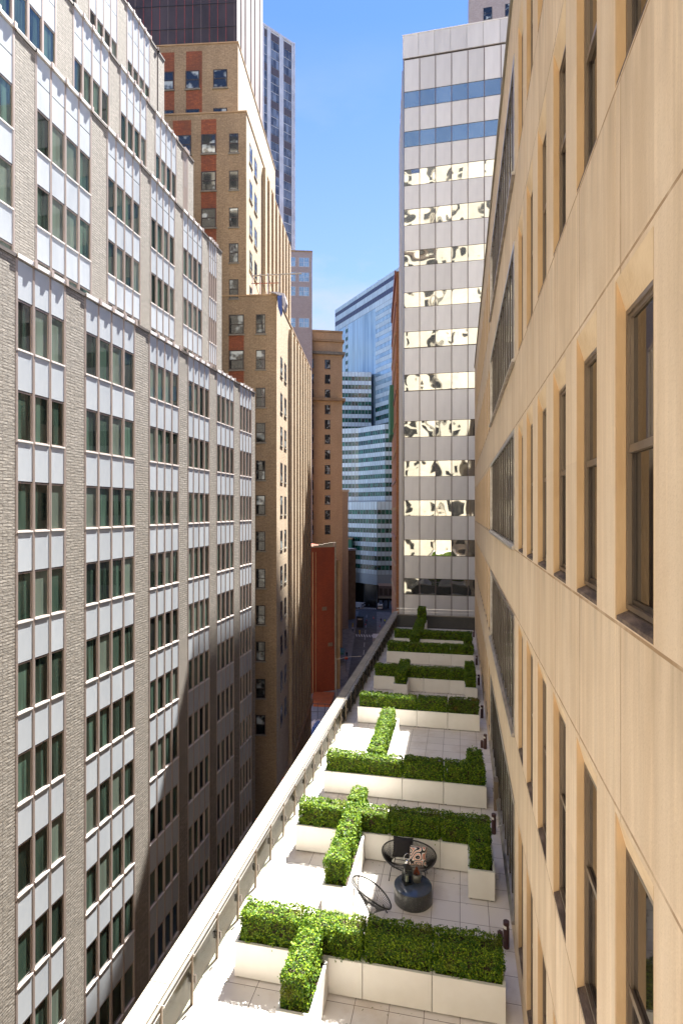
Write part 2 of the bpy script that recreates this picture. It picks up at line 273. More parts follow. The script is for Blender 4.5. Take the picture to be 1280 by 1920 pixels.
def terrazzo():
    m = mat('dark terrazzo', (.05, .05, .048), .35); t = m.node_tree; b = t.nodes['Principled BSDF']; l = t.links.new
    v = t.nodes.new('ShaderNodeTexVoronoi'); v.inputs['Scale'].default_value = 38; tc = t.nodes.new('ShaderNodeTexCoord'); l(tc.outputs['Object'], v.inputs['Vector'])
    r = t.nodes.new('ShaderNodeMath'); r.operation = 'LESS_THAN'; r.inputs[1].default_value = .2; l(v.outputs['Distance'], r.inputs[0])
    x = t.nodes.new('ShaderNodeMix'); x.data_type = 'RGBA'; x.inputs['A'].default_value = (.045, .045, .043, 1); x.inputs['B'].default_value = (.22, .22, .20, 1); l(r.outputs[0], x.inputs['Factor']); l(x.outputs['Result'], b.inputs['Base Color'])
    return m
M['terrazzo'] = terrazzo()
def maze():
    m = mat('maze patterned cushion', (.7, .6, .55), .8); t = m.node_tree; b = t.nodes['Principled BSDF']; l = t.links.new
    tc = t.nodes.new('ShaderNodeTexCoord'); n = t.nodes.new('ShaderNodeTexNoise'); n.inputs['Scale'].default_value = 4.6; n.inputs['Detail'].default_value = 0; l(tc.outputs['Object'], n.inputs['Vector'])
    a = t.nodes.new('ShaderNodeMath'); a.operation = 'MULTIPLY'; a.inputs[1].default_value = 7; l(n.outputs['Fac'], a.inputs[0])
    f = t.nodes.new('ShaderNodeMath'); f.operation = 'FRACT'; l(a.outputs[0], f.inputs[0])
    r = t.nodes.new('ShaderNodeValToRGB'); r.color_ramp.interpolation = 'CONSTANT'; e = r.color_ramp.elements
    e[0].position = 0; e[0].color = (.012, .01, .012, 1); e[1].position = .36; e[1].color = (.72, .66, .60, 1)
    q = e.new(.55); q.color = (.55, .21, .13, 1); q = e.new(.82); q.color = (.72, .66, .60, 1)
    l(f.outputs[0], r.inputs['Fac']); l(r.outputs[0], b.inputs['Base Color']); return m
M['maze'] = maze()
def leaf_mat(name, c1, c2, c3, tr=.32):
    m = bpy.data.materials.new(name); m.use_nodes = True; t = m.node_tree; l = t.links.new; b = t.nodes['Principled BSDF']; out = t.nodes['Material Output']
    g = t.nodes.new('ShaderNodeNewGeometry'); r = t.nodes.new('ShaderNodeValToRGB'); e = r.color_ramp.elements
    e[0].color = (*c1, 1); e[1].color = (*c2, 1); e[0].position = .1; e[1].position = .9
    pw_ = t.nodes.new('ShaderNodeMath'); pw_.operation = 'POWER'; pw_.inputs[1].default_value = 1.6; l(g.outputs['Random Per Island'], pw_.inputs[0]); l(pw_.outputs[0], r.inputs['Fac'])
    tc = t.nodes.new('ShaderNodeTexCoord'); n = t.nodes.new('ShaderNodeTexNoise'); n.inputs['Scale'].default_value = 2.2; n.inputs['Detail'].default_value = 3; l(tc.outputs['Object'], n.inputs['Vector'])
    mr = t.nodes.new('ShaderNodeMapRange'); mr.inputs['From Min'].default_value = .56; mr.inputs['From Max'].default_value = .74; mr.inputs['To Max'].default_value = .8; l(n.outputs['Fac'], mr.inputs['Value'])
    x = t.nodes.new('ShaderNodeMix'); x.data_type = 'RGBA'; l(r.outputs[0], x.inputs['A']); x.inputs['B'].default_value = (*c3, 1); l(mr.outputs[0], x.inputs['Factor'])
    l(x.outputs['Result'], b.inputs['Base Color']); b.inputs['Roughness'].default_value = .5; b.inputs['Specular IOR Level'].default_value = .2
    tl = t.nodes.new('ShaderNodeBsdfTranslucent'); l(x.outputs['Result'], tl.inputs['Color']); ms = t.nodes.new('ShaderNodeMixShader'); ms.inputs[0].default_value = tr
    l(b.outputs[0], ms.inputs[1]); l(tl.outputs[0], ms.inputs[2]); l(ms.outputs[0], out.inputs['Surface']); return m
M['leaf'] = leaf_mat('boxwood leaves', (.028, .085, .008), (.23, .33, .018), (.13, .13, .02), .22)
M['leaf_worn'] = leaf_mat('browned boxwood leaves', (.05, .09, .012), (.14, .20, .02), (.26, .11, .035))
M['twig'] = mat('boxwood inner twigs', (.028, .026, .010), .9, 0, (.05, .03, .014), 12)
# ------------------------------------------------------------------ mesh builder
class MB:
    def __init__(s): s.v = []; s.f = []; s.m = []; s.ms = []
    def mi(s, m):
        if m not in s.ms: s.ms.append(m)
        return s.ms.index(m)
    def face(s, pts, m):
        i = len(s.v); s.v += [tuple(p) for p in pts]; s.f.append(tuple(range(i, i + len(pts)))); s.m.append(s.mi(m))
    def box(s, x0, x1, y0, y1, z0, z1, m, skip=''):
        if x0 > x1: x0, x1 = x1, x0
        if y0 > y1: y0, y1 = y1, y0
        if z0 > z1: z0, z1 = z1, z0
        i = len(s.v); s.v += [(x0, y0, z0), (x1, y0, z0), (x1, y1, z0), (x0, y1, z0), (x0, y0, z1), (x1, y0, z1), (x1, y1, z1), (x0, y1, z1)]
        k = s.mi(m)
        for f, t in (((0, 3, 2, 1), 'b'), ((4, 5, 6, 7), 't'), ((0, 1, 5, 4), 'f'), ((1, 2, 6, 5), 'r'), ((2, 3, 7, 6), 'k'), ((3, 0, 4, 7), 'l')):
            if t in skip: continue
            s.f.append(tuple(i + q for q in f)); s.m.append(k)
    def prism(s, poly, axis, a, b, m):
        """poly: 2-D outline in the plane across axis ('x': (y,z), 'y': (x,z), 'z': (x,y)), extruded from a to b"""
        P = {'x': lambda p, t: (t, p[0], p[1]), 'y': lambda p, t: (p[0], t, p[1]), 'z': lambda p, t: (p[0], p[1], t)}[axis]
        n = len(poly); i = len(s.v); s.v += [P(p, a) for p in poly] + [P(p, b) for p in poly]; k = s.mi(m)
        for q in range(n): s.f.append((i + q, i + (q + 1) % n, i + n + (q + 1) % n, i + n + q)); s.m.append(k)
        s.f.append(tuple(i + q for q in reversed(range(n)))); s.m.append(k); s.f.append(tuple(i + n + q for q in range(n))); s.m.append(k)
    def tube(s, pts, r, m, n=6, closed=False):
        pts = [Vector(p) for p in pts]; N = len(pts); i = len(s.v); k = s.mi(m); ref = None
        rr = r if isinstance(r, (list, tuple)) else [r] * N
        for q, p in enumerate(pts):
            a = pts[(q - 1) % N] if (closed or q > 0) else p; b = pts[(q + 1) % N] if (closed or q < N - 1) else p
            d = (b - a).normalized()
            if ref is None: ref = d.cross(Vector((0, 0, 1)) if abs(d.z) < .9 else Vector((1, 0, 0))).normalized()
            ref = (ref - d * ref.dot(d)).normalized(); o = d.cross(ref)
            for j in range(n):
                t = 2 * pi * j / n; s.v.append(tuple(p + (ref * cos(t) + o * sin(t)) * rr[q]))
        for q in range(N if closed else N - 1):
            for j in range(n):
                A = i + q * n; B = i + ((q + 1) % N) * n; s.f.append((A + j, A + (j + 1) % n, B + (j + 1) % n, B + j)); s.m.append(k)
        if not closed:
            s.f.append(tuple(i + j for j in reversed(range(n)))); s.m.append(k); s.f.append(tuple(i + (N - 1) * n + j for j in range(n))); s.m.append(k)
    def lathe(s, prof, cx, cy, m, n=24, cap=True):
        i = len(s.v); k = s.mi(m); P = len(prof)
        for r, z in prof:
            for j in range(n): t = 2 * pi * j / n; s.v.append((cx + r * cos(t), cy + r * sin(t), z))
        for q in range(P - 1):
            for j in range(n): A = i + q * n; B = A + n; s.f.append((A + j, A + (j + 1) % n, B + (j + 1) % n, B + j)); s.m.append(k)
        if cap:
            s.f.append(tuple(i + j for j in reversed(range(n)))); s.m.append(k); s.f.append(tuple(i + (P - 1) * n + j for j in range(n))); s.m.append(k)
    def mesh(s, name, smooth=False):
        me = bpy.data.meshes.new(name); me.from_pydata(s.v, [], s.f)
        for m in s.ms: me.materials.append(M[m])
        me.polygons.foreach_set('material_index', s.m)
        if smooth: me.polygons.foreach_set('use_smooth', [True] * len(s.f))
        me.update(); return me
    def build(s, name, parent=None, smooth=False, bevel=0, loc=None, label=None):
        o = bpy.data.objects.new(name, s.mesh(name, smooth)); C.objects.link(o); o.parent = parent
        if loc: o.location = loc
        if label: o['label'] = label
        if bevel: bv = o.modifiers.new('bevel', 'BEVEL'); bv.width = bevel; bv.segments = 2; bv.limit_method = 'ANGLE'
        return o
def tag(o, label, cat, group=None):
    o['label'] = label; o['category'] = cat
    if group: o['group'] = group
    return o
def thing(name, label, cat, loc=(0, 0, 0), rz=0, group=None):
    o = bpy.data.objects.new(name, None); C.objects.link(o); o.location = loc; o.rotation_euler = (0, 0, rz); o.empty_display_size = .2
    return tag(o, label, cat, group)
def struct(o): o['kind'] = 'structure'; return o
def copy_tree(o, parent=None):
    c = o.copy(); C.objects.link(c); c.parent = parent
    for ch in list(o.children): copy_tree(ch, c)
    return c
def rep(root, name, me, locs, rots=None, most=100, rest=None):
    """copies of one part; past 100 the farthest go into one mesh of kind stuff. Locations are in the root's frame."""
    rots = rots or [0] * len(locs); mw = Matrix.Translation(root.location) @ Matrix.Rotation(root.rotation_euler.z, 4, 'Z')
    def key(i):
        p = mw @ Vector(locs[i]); d = dep(p.x, p.y)
        if d < .3: return 1e6
        u = 640 + F * (p.x * CA + p.y * SA) / d; v = 957 - F * p.z / d
        off = 0 if -30 < u < 1310 and -40 < v < 1960 else 1e4
        return off + p.length
    order = sorted(range(len(locs)), key=key)
    for i in order[:most]:
        o = bpy.data.objects.new(name, me); C.objects.link(o); o.parent = root; o.location = locs[i]; o.rotation_euler = (0, 0, rots[i])
    if order[most:]:
        nv = len(me.vertices); cv = np.empty(nv * 3); me.vertices.foreach_get('co', cv); cv = cv.reshape(-1, 3)
        fs = [tuple(p.vertices) for p in me.polygons]; mi = [p.material_index for p in me.polygons]; V = []; FF = []; MI = []
        for n_, i in enumerate(order[most:]):
            c, s_ = cos(rots[i]), sin(rots[i]); R = np.array([[c, -s_, 0], [s_, c, 0], [0, 0, 1]]); V.append(cv @ R.T + np.array(locs[i]))
            FF += [tuple(q + n_ * nv for q in f) for f in fs]; MI += mi
        m2 = bpy.data.meshes.new(name); m2.from_pydata(np.concatenate(V).tolist(), [], FF)
        for m in me.materials: m2.materials.append(m)
        m2.polygons.foreach_set('material_index', MI)
        o = bpy.data.objects.new(rest or name + 's', m2); C.objects.link(o); o.parent = root; o['kind'] = 'stuff'
GZ = -40.0; TZ = -9.0; RX = 1.09; BEND = radians(8.5)
def clear_glass():
    m = bpy.data.materials.new('clear balustrade glass'); m.use_nodes = True; t = m.node_tree; l = t.links.new; out = t.nodes['Material Output']; t.nodes.remove(t.nodes['Principled BSDF'])
    a = t.nodes.new('ShaderNodeBsdfTransparent'); a.inputs[0].default_value = (.80, .82, .78, 1); g = t.nodes.new('ShaderNodeBsdfGlossy'); g.inputs['Roughness'].default_value = .03
    x = t.nodes.new('ShaderNodeMixShader'); x.inputs[0].default_value = .025; l(a.outputs[0], x.inputs[1]); l(g.outputs[0], x.inputs[2]); l(x.outputs[0], out.inputs['Surface']); return m
M['clear'] = clear_glass()
# ------------------------------------------------------------------ ground and street
b = MB(); b.face([(-900, -600, GZ), (900, -600, GZ), (900, 1500, GZ), (-900, 1500, GZ)], 'asphalt'); struct(b.build('ground'))
def bend_pt(off, t): return (off - .148 * t, 48 + .989 * t)     # point at run t along the bent street, off = its line's X at Y 48
b = MB()
b.prism([(-24, -60), (-13.4, -60), (-13.4, 46), bend_pt(-13.7, 0), bend_pt(-13.7, 172), bend_pt(-24, 172)], 'z', GZ + .004, GZ + .15, 'sidewalk')
b.prism([(4, -60), (4, 46), bend_pt(4, 0), bend_pt(4, 172), bend_pt(-6.6, 172), bend_pt(-6.6, 0), (-6.9, 46), (-6.9, -60)], 'z', GZ + .004, GZ + .15, 'sidewalk')
struct(b.build('pavement'))
b = MB()
for t in range(-20, 165, 9):
    p, q = bend_pt(-10.4, t), bend_pt(-10.4, t + 5.5); b.face([(p[0] - .07, p[1], GZ + .006), (p[0] + .07, p[1], GZ + .006), (q[0] + .07, q[1], GZ + .006), (q[0] - .07, q[1], GZ + .006)], 'paint')
for t in (128, 178):
    for k in range(8):
        x, y = bend_pt(-13.2 + k * .85, t); b.face([(x, y, GZ + .006), (x + .45, y, GZ + .006), (x - .45, y + 3.4, GZ + .006), (x - .9, y + 3.4, GZ + .006)], 'paint')
struct(b.build('road_marking'))
# ------------------------------------------------------------------ terrace
b = MB(); b.box(-4.86, RX + .05, -14, 43.45, TZ - .4, TZ, 'paver'); struct(b.build('terrace_floor'))
b = MB(); b.box(-5.16, 30, -60, 43.4, GZ, TZ - .41, 'lime_plain'); tag(b.build('podium_building'), 'limestone lower storeys carrying the planted roof terrace', 'building')
pr = thing('parapet', 'pale stone coped parapet with glass panels along the street side of the terrace', 'parapet', (-5.0, 0, TZ))
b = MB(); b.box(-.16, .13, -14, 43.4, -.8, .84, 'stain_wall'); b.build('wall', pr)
cap = MB(); cap.box(-.20, .16, .006, 2.116, .842, .915, 'stone_cap')
rep(pr, 'coping_stone', cap.mesh('coping_stone'), [(0, y, 0) for y in np.arange(-4, 43.2, 2.122)])
g = MB(); g.box(.235, .247, .05, 1.03, .10, .83, 'clear'); g.box(.232, .250, .05, 1.03, .831, .842, 'rail')
p_ = MB(); p_.box(.20, .26, -.008, .008, .0, .93, 'bronze'); p_.box(.16, .24, -.03, .03, .42, .56, 'bronze_dark'); p_.tube([(.30, 0, .42), (.30, 0, .56)], .022, 'bronze_dark', 6); p_.box(.16, .30, -.006, .006, .90, .93, 'rail')
ys = list(np.arange(4, 43, 1.08))
rep(pr, 'glass_panel', g.mesh('glass_panel'), [(0, y, 0) for y in ys]); rep(pr, 'post', p_.mesh('post'), [(0, y, 0) for y in ys])
b = MB(); b.tube([(.24, 3, .955), (.24, 43.2, .955)], .024, 'rail', 10); b.box(.17, .19, 3, 43.2, .80, .84, 'bronze_dark'); b.build('handrail', pr)
er = thing('end_railing', 'low dark weathered wall with thin rails across the far end of the terrace', 'railing', (0, 43.3, TZ))
b = MB(); b.box(-4.8, RX, -.12, 0, 0, .92, 'terrazzo'); b.build('wall', er)
b = MB(); b.box(-4.8, RX, -.16, .1, .922, .98, 'stone_cap'); b.build('coping', er)
p_ = MB(); p_.tube([(0, 0, .98), (0, 0, 1.42)], .02, 'rail', 6); rep(er, 'post', p_.mesh('post'), [(x, 0, 0) for x in np.arange(-4.6, 1.0, .93)])
b = MB(); b.tube([(-4.8, 0, 1.42), (RX - .05, 0, 1.42)], .022, 'rail', 6); b.tube([(-4.8, 0, 1.2), (RX - .05, 0, 1.2)], .012, 'rail', 6); b.build('handrail', er)
# ------------------------------------------------------------------ right limestone building
rb = thing('limestone_building', 'warm beige limestone office building with narrow recessed windows rising beside the terrace', 'building', (RX, 0, 0))
PT = 1.37; Y0 = 3.52; OW = .83; FP = 3.81; SB, ST = -.778, 1.647; ROOF = 10.75
ks = (-2, -1, 0, 1, 2)
near = [Y0 + PT * i for i in range(-6, 6)]; far = [21.75 + PT * i for i in range(0, 16)]
cols = [y for y in near + far if y + OW < 43]
RB0, RB1 = 11.86, 20.95
wl = MB(); edges = [-8.5] + sum([[y, y + OW] for y in near], []) + [RB0, RB1] + sum([[y, y + OW] for y in far if y + OW < 43], []) + [43.4]
edges = sorted(edges); D = .34
for a, c in zip(edges[0::2], edges[1::2]):                        # solid piers, full height
    wl.box(0, D, a, c, TZ, ROOF, 'lime', 'b')
for a, c in [(e, f) for e, f in zip(edges[1::2], edges[2::2])]:   # between windows, storey by storey
    zprev = TZ
    for k in ks:
        s_, t_ = SB + FP * k, ST + FP * k
        if t_ > ROOF: t_ = ROOF - .2
        if s_ > zprev: wl.box(.0015, D, a, c, zprev, s_, 'lime')
        zprev = t_
    wl.box(.0015, D, a, c, zprev, ROOF, 'lime')
wl.box(D + .002, 12, -8.5, 43.4, TZ - .3, ROOF - .1, 'bronze_dark', 'b'); wl.build('wall', rb)
b = MB(); b.box(-.05, 12, -8.5, 43.45, ROOF + .002, ROOF + .16, 'stone_cap'); b.build('roof_coping', rb)
wm = MB()                                                         # one narrow window, its lower near corner at the origin, outer face at X 0
H = ST - SB
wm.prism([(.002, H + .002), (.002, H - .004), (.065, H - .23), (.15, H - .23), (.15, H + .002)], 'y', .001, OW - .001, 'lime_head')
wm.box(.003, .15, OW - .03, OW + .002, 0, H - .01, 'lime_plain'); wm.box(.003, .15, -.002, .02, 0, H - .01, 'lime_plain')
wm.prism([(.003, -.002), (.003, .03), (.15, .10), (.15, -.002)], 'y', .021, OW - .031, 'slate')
a, c = .02, OW - .03; zb, zt = .08, H - .23
def frame(mb, x0, x1, a, c, z0, z1, t, m):
    mb.box(x0, x1, a, a + t, z0, z1, m); mb.box(x0, x1, c - t, c, z0, z1, m); mb.box(x0 + .001, x1 - .001, a + t, c - t, z0, z0 + t, m); mb.box(x0 + .001, x1 - .001, a + t, c - t, z1 - t, z1, m)
frame(wm, .065, .125, a, c, zb, zt, .035, 'bronze')
mz = (zb + zt) / 2 + .05
frame(wm, .08, .115, a + .036, c - .036, mz, zt - .036, .03, 'bronze')
frame(wm, .095, .128, a + .036, c - .036, zb + .036, mz + .05, .035, 'bronze_dark')
wm.box(.075, .118, a + .0365, c - .0365, mz - .005, mz + .05, 'bronze')
wm.box(.100, .104, a + .066, c - .066, mz + .05, zt - .066, 'dark_glass'); wm.box(.110, .114, a + .071, c - .071, zb + .071, mz - .006, 'dark_glass')
wmesh = wm.mesh('window')
rep(rb, 'window', wmesh, [(0, y, SB + FP * k) for y in cols for k in ks if ST + FP * k < ROOF])
rw = MB(); W = RB1 - RB0                                           # wide ribbon window
frame(rw, -.02, .08, .0, W, .0, H + .02, .10, 'steel')
rw.prism([(-.07, -.02), (-.07, .03), (.0, .09), (.0, -.02)], 'y', -.02, W + .02, 'steel')
for i in range(1, 13): yy = .13 + (W - .26) * i / 13; rw.box(.012, .06, yy - .035, yy + .035, .10, H - .08, 'bronze_dark')
for i in range(13): y_ = .13 + (W - .26) * i / 13; rw.box(.034, .038, y_ + .036, y_ + (W - .26) / 13 - .036, .11, H - .09, 'ribbon_glass')
rwm = rw.mesh('ribbon_window')
for k in ks:
    if ST + FP * k < ROOF: o = bpy.data.objects.new('ribbon_window', rwm); C.objects.link(o); o.parent = rb; o.location = (0, RB0, SB + FP * k)
# ------------------------------------------------------------------ left office building
lb = thing('banded_office_building', 'grey brick office block with white spandrel panels, stepping back near the roof', 'building', (0, 0, 0))
BAYS = [(9.2, 11.2, 3), (12.35, 16.0, 4), (17.15, 19.73, 3), (20.9, 24.65, 4), (25.9, 29.03, 4), (30.06, 32.98, 4), (34.0, 36.9, 4), (37.9, 40.3, 4)]
TIERS = [(-15.5, 41.0, GZ, 9.15, 0), (-17.9, 40.2, 8.2, 19.9, 1), (-19.9, 39.5, 19.0, 26.7, 2), (-22.0, 38.9, 26.0, 34.3, 3)]
wl = MB(); fin = MB(); LP = 3.28; wins = {}; pans = {}; caps = MB()
for X, YE, z0, z1, ti in TIERS:
    roofs = MB()
    bays = [(a, c if ti == 0 or n != 4 or i < 7 else min(c, YE - .9), n) for i, (a, c, n) in enumerate(BAYS)]
    ed = [-4] + sum([[a, c] for a, c, n in bays], []) + [YE]
    wl.box(X - 26, X - .32, -4, YE, z0, z1 - .15, 'left_brick', 'b' if ti else 'b')
    for a, c in zip(ed[0::2], ed[1::2]): wl.box(X - .3, X, a, c, max(z0, -40), z1 - .12, 'left_brick', 'b')
    for a, c in zip(ed[0::2], ed[1::2]): roofs.box(X - .34, X + .05, a - .02, c + .02, z1 - .118, z1 + .02, 'dark_gap')
    for a, c, n in bays:
        roofs.box(X - .34, X + .09, a + .021, c - .021, z1 - .10, z1 + .06, 'coping'); wl.box(X - .3, X - .2, a, c, z0, z1 - .16, 'taupe', 'b')
        cw = (c - a) / n
        if ti == 0: rows = [5.8 - LP * k for k in range(0, 11)]
        elif ti == 1: rows = [9.08, 12.36, 15.64]
        elif ti == 2: rows = [18.9, 22.2]
        else: rows = [25.5, 28.8]
        zb = rows[-1] if ti == 0 else z0
        for i in range(n):
            y = a + i * cw
            for r in rows:
                wins.setdefault(round(cw, 3), []).append((X, y, r))
                pans.setdefault((round(cw, 3), 1.46), []).append((X, y, r - 1.48))
            tp = max(rows) + 1.80; nn = 1 if z1 - tp < 2 else 2; hh = (z1 - .12 - tp) / nn
            for q in range(nn): pans.setdefault((round(cw, 3), round(hh - .03, 2)), []).append((X, y, tp + q * hh))
            for yy in ([y] if i else [y + .04]) + ([c - .04] if i == n - 1 else []):
                lo_ = min(rows) - 1.5
                fin.box(X - .1, X + .012, yy - .05, yy - .016, lo_, z1 + .01, 'taupe'); fin.box(X - .1, X + .012, yy + .016, yy + .05, lo_, z1 + .01, 'taupe'); fin.box(X - .1, X - .01, yy - .0155, yy + .0155, lo_, z1, 'bronze_dark')
                if i: roofs.box(X + .051, X + .13, yy - .07, yy + .07, z1 - .14, z1 + .13, 'taupe')
    roofs.build('roof_edge', lb)
    if ti == 0:
        for a, c, n in bays: wl.box(X - .19, X - .02, a, c, GZ, min(rows) - 1.5, 'bronze_dark', 'b')
wl.build('wall', lb); fin.build('mullion_fins', lb)
allw = []
def left_window(cw):
    m = MB(); h = 1.78
    frame(m, -.12, -.02, .052, cw - .052, .0, h, .045, 'taupe'); m.box(-.10, .03, .055, cw - .055, -.045, .012, 'sill_pale')
    m.box(-.065, -.06, .098, cw - .098, .046, h - .046, 'green_glass'); m.box(-.031, -.028, .06, cw - .06, h, h + .02, 'bronze_dark'); return m.mesh('window')
def left_panel(cw, h):
    m = MB(); m.box(-.08, -.004, .053, cw - .053, .02, h, 'panel'); return m.mesh('spandrel_panel')
def share(groups, total=100):
    """choose the nearest `total` of all sizes together"""
    flat = sorted((Vector((x, y, z)).length, k, (x, y, z)) for k, L_ in groups.items() for x, y, z in L_ if y > 11)
    keep = {}; 
    for d, k, p in flat[:total]: keep[k] = keep.get(k, 0) + 1
    return keep
kp = share(wins)
for cw, L_ in wins.items(): rep(lb, 'window', left_window(cw), L_, most=kp.get(cw, 0), rest='far_windows')
kp = share(pans)
for k, L_ in pans.items(): rep(lb, 'spandrel_panel', left_panel(*k), L_, most=kp.get(k, 0), rest='far_panels')
def join_stuff(root, base):
    obs = [o for o in root.children if o.name.split('.')[0] == base]
    if len(obs) < 2: return
    V = []; FF = []; MI = []; mats = []; off = 0
    for o in obs:
        mm = o.data; idx = []
        for m in mm.materials:
            if m not in mats: mats.append(m)
            idx.append(mats.index(m))
        V += [tuple(v.co) for v in mm.vertices]; FF += [tuple(q + off for q in p.vertices) for p in mm.polygons]; MI += [idx[p.material_index] for p in mm.polygons]; off = len(V)
    me = bpy.data.meshes.new(base); me.from_pydata(V, [], FF)
    for m in mats: me.materials.append(m)
    me.polygons.foreach_set('material_index', MI)
    for o in obs: bpy.data.objects.remove(o)
    o = bpy.data.objects.new(base, me); C.objects.link(o); o.parent = root; o['kind'] = 'stuff'
join_stuff(lb, 'far_windows'); join_stuff(lb, 'far_panels')
# ------------------------------------------------------------------ generic sash window
def sash(w, h, side='y', sill='stone_cap', d=.12, glass='sash_glass'):
    """window in a wall facing -Y (side 'y') or +X (side 'x'); origin: lower left corner on the wall face"""
    m = MB()
    def B(a, c, o0, o1, z0, z1, mt):
        if side == 'y': m.box(a, c, o0, o1, z0, z1, mt)
        else: m.box(-o1, -o0, a, c, z0, z1, mt)
    t = min(.09, w * .09)
    B(0, t, -.02, d, 0, h, 'win_frame'); B(w - t, w, -.02, d, 0, h, 'win_frame'); B(t, w - t, -.019, d, h - t, h, 'win_frame'); B(t, w - t, -.019, d, 0, t, 'win_frame')
    B(t, w - t, -.017, d, h * .5 - t * .5, h * .5 + t * .5, 'win_frame')
    B(t, w - t, .0 - .006, d - .02, h * .5 + t * .5, h - t, glass); B(t, w - t, -.003, d - .02, t, h * .5 - t * .5, glass)
    B(-.08, w + .08, -.08, .05, -.12, -.001, sill); return m.mesh('window')
# ------------------------------------------------------------------ brown stepped tower beyond the side street
bt = thing('ochre_brick_tower', 'tall ochre brick tower with setbacks and red brick spandrels behind the grey office block', 'building', (-16.1, 48.0, 0), BEND)
LX2, LX3, RUN = 2.75, 4.3, 26.2
FZ = [(957 - v) * .0479 for v in (283, 353, 423, 490, 558)]; ztops = dict(l=19.3, m=35.9, t=44.9)
wl = MB()
wl.box(-45, 0, 0, RUN, GZ, 19.3, 'street_brick', 'b'); wl.box(-45, -LX2, .0, RUN - .3, 19.3, 35.9, 'street_brick', 'b'); wl.box(-45, -LX3, 3.2, RUN - 3, 35.9, 44.9, 'street_brick', 'b')
wl.box(-45, 0, -.012, .004, GZ, 19.298, 'ochre_brick'); wl.box(-45, -LX2, -.012, .004, 19.3, 35.88, 'ochre_brick'); wl.box(-45, -LX3, 3.188, 3.21, 35.9, 44.88, 'ochre_brick')
wl.build('wall', bt)
cp = MB()
for x1, y0, z in ((0, 0, 19.3), (-LX2, 0, 35.9), (-LX3, 3.2, 44.9)): cp.box(-45, x1 + .06, y0 - .07, y0 + .5, z + .002, z + .14, 'brown_stone'); cp.box(x1 - .5, x1 + .06, y0 + .501, RUN - (3 if z > 40 else 0), z + .002, z + .14, 'brown_stone')
cp.build('roof_coping', bt)
bx = lambda u: (Xu(u, 48.0) + 16.1) * .99            # run along the near face for a photo column
sp_ = MB(); pil = MB()
xa = bx(384); xb = bx(410); xc_, xd = bx(433), bx(451); xe, xf = bx(433), bx(459); xg, xh = bx(481), bx(498)
ws, wn = [], []
rz = [(957 - v) * .0479 for v in (283, 353, 423, 490, 558, 625, 692, 763, 829, 900, 965, 1033, 1103, 1172, 1240, 1310, 1378)]
for i, z in enumerate(rz):
    if i < 5: wn.append((xc_, -.01, z)); ws.append((xa, -.05, z)); ws.append((bx(341), -.05, z))
    else: wn.append((xg, -.01, z)); ws.append((xe, -.05, z))
for z in (Zv(170, -21, 51), Zv(242, -21, 51)):
    for u in (395, 347, 303): ws.append((bx(u) * 1.065, 3.14, z))
rep(bt, 'window', sash(xb - xa, 1.75, glass='sash_glass'), ws, most=40, rest='far_windows'); rep(bt, 'window', sash(.86, 1.75), wn, most=40, rest='far_windows')
for a_, c_, y_, z0_, z1_ in ((xa, xb, -.03, 15, 35.4), (bx(335), bx(366), -.03, 15, 35.4), (xe, xf, -.03, -30, 17.6), (bx(348) * 1.065, bx(375) * 1.065, 3.17, 36, 44.3), (bx(300) * 1.065, bx(327) * 1.065, 3.17, 36, 44.3)):
    sp_.box(a_ - .02, c_ + .02, y_ + .005, y_ + .03, z0_, z1_, 'red_brick')
sp_.build('brick_spandrels', bt)
st = []; pr_ = []                                                # street face: pairs of narrow windows, then bays between ribs
for z in rz[6:]: st += [(0, 2.0, z), (0, 4.3, z)]
wsm = sash(1.15, 1.75, 'x'); stu = []
for z in rz[:5]: stu += [(-LX2, 1.3, z), (-LX2, 3.4, z)]
ribs = np.arange(7.2, RUN - .5, 2.35)
rib = MB(); rbu = MB(); bay = MB()
for y in ribs[:-1]: bay.box(.0, .02, y + .951, y + 2.349, GZ + 8, 18.6, 'brown_stone'); bay.box(-LX2, -LX2 + .02, y + .951, y + 2.349, 19.5, 35.3, 'brown_stone')
bay.build('window_bays', bt)
rib.box(0, .32, 0, .95, GZ + 8, 18.6, 'street_brick'); rbu.box(0, .32, 0, .95, 19.5, 35.3, 'street_brick')
rep(bt, 'rib', rib.mesh('rib'), [(0, y, 0) for y in ribs]); rep(bt, 'upper_rib', rbu.mesh('upper_rib'), [(-LX2, y, 0) for y in ribs if y < RUN - 1.5])
for y in ribs[:-1]:
    for z in rz[5:]: st.append((.03, y + 1.1, z))
    for z in rz[:5]: stu.append((-LX2 + .03, y + 1.1, z))
rep(bt, 'street_window', wsm, st + stu, most=20, rest='street_windows')
b = MB(); b.box(0, .4, 0, RUN, -26.2, -25.6, 'brown_stone'); b.build('ledge', bt)
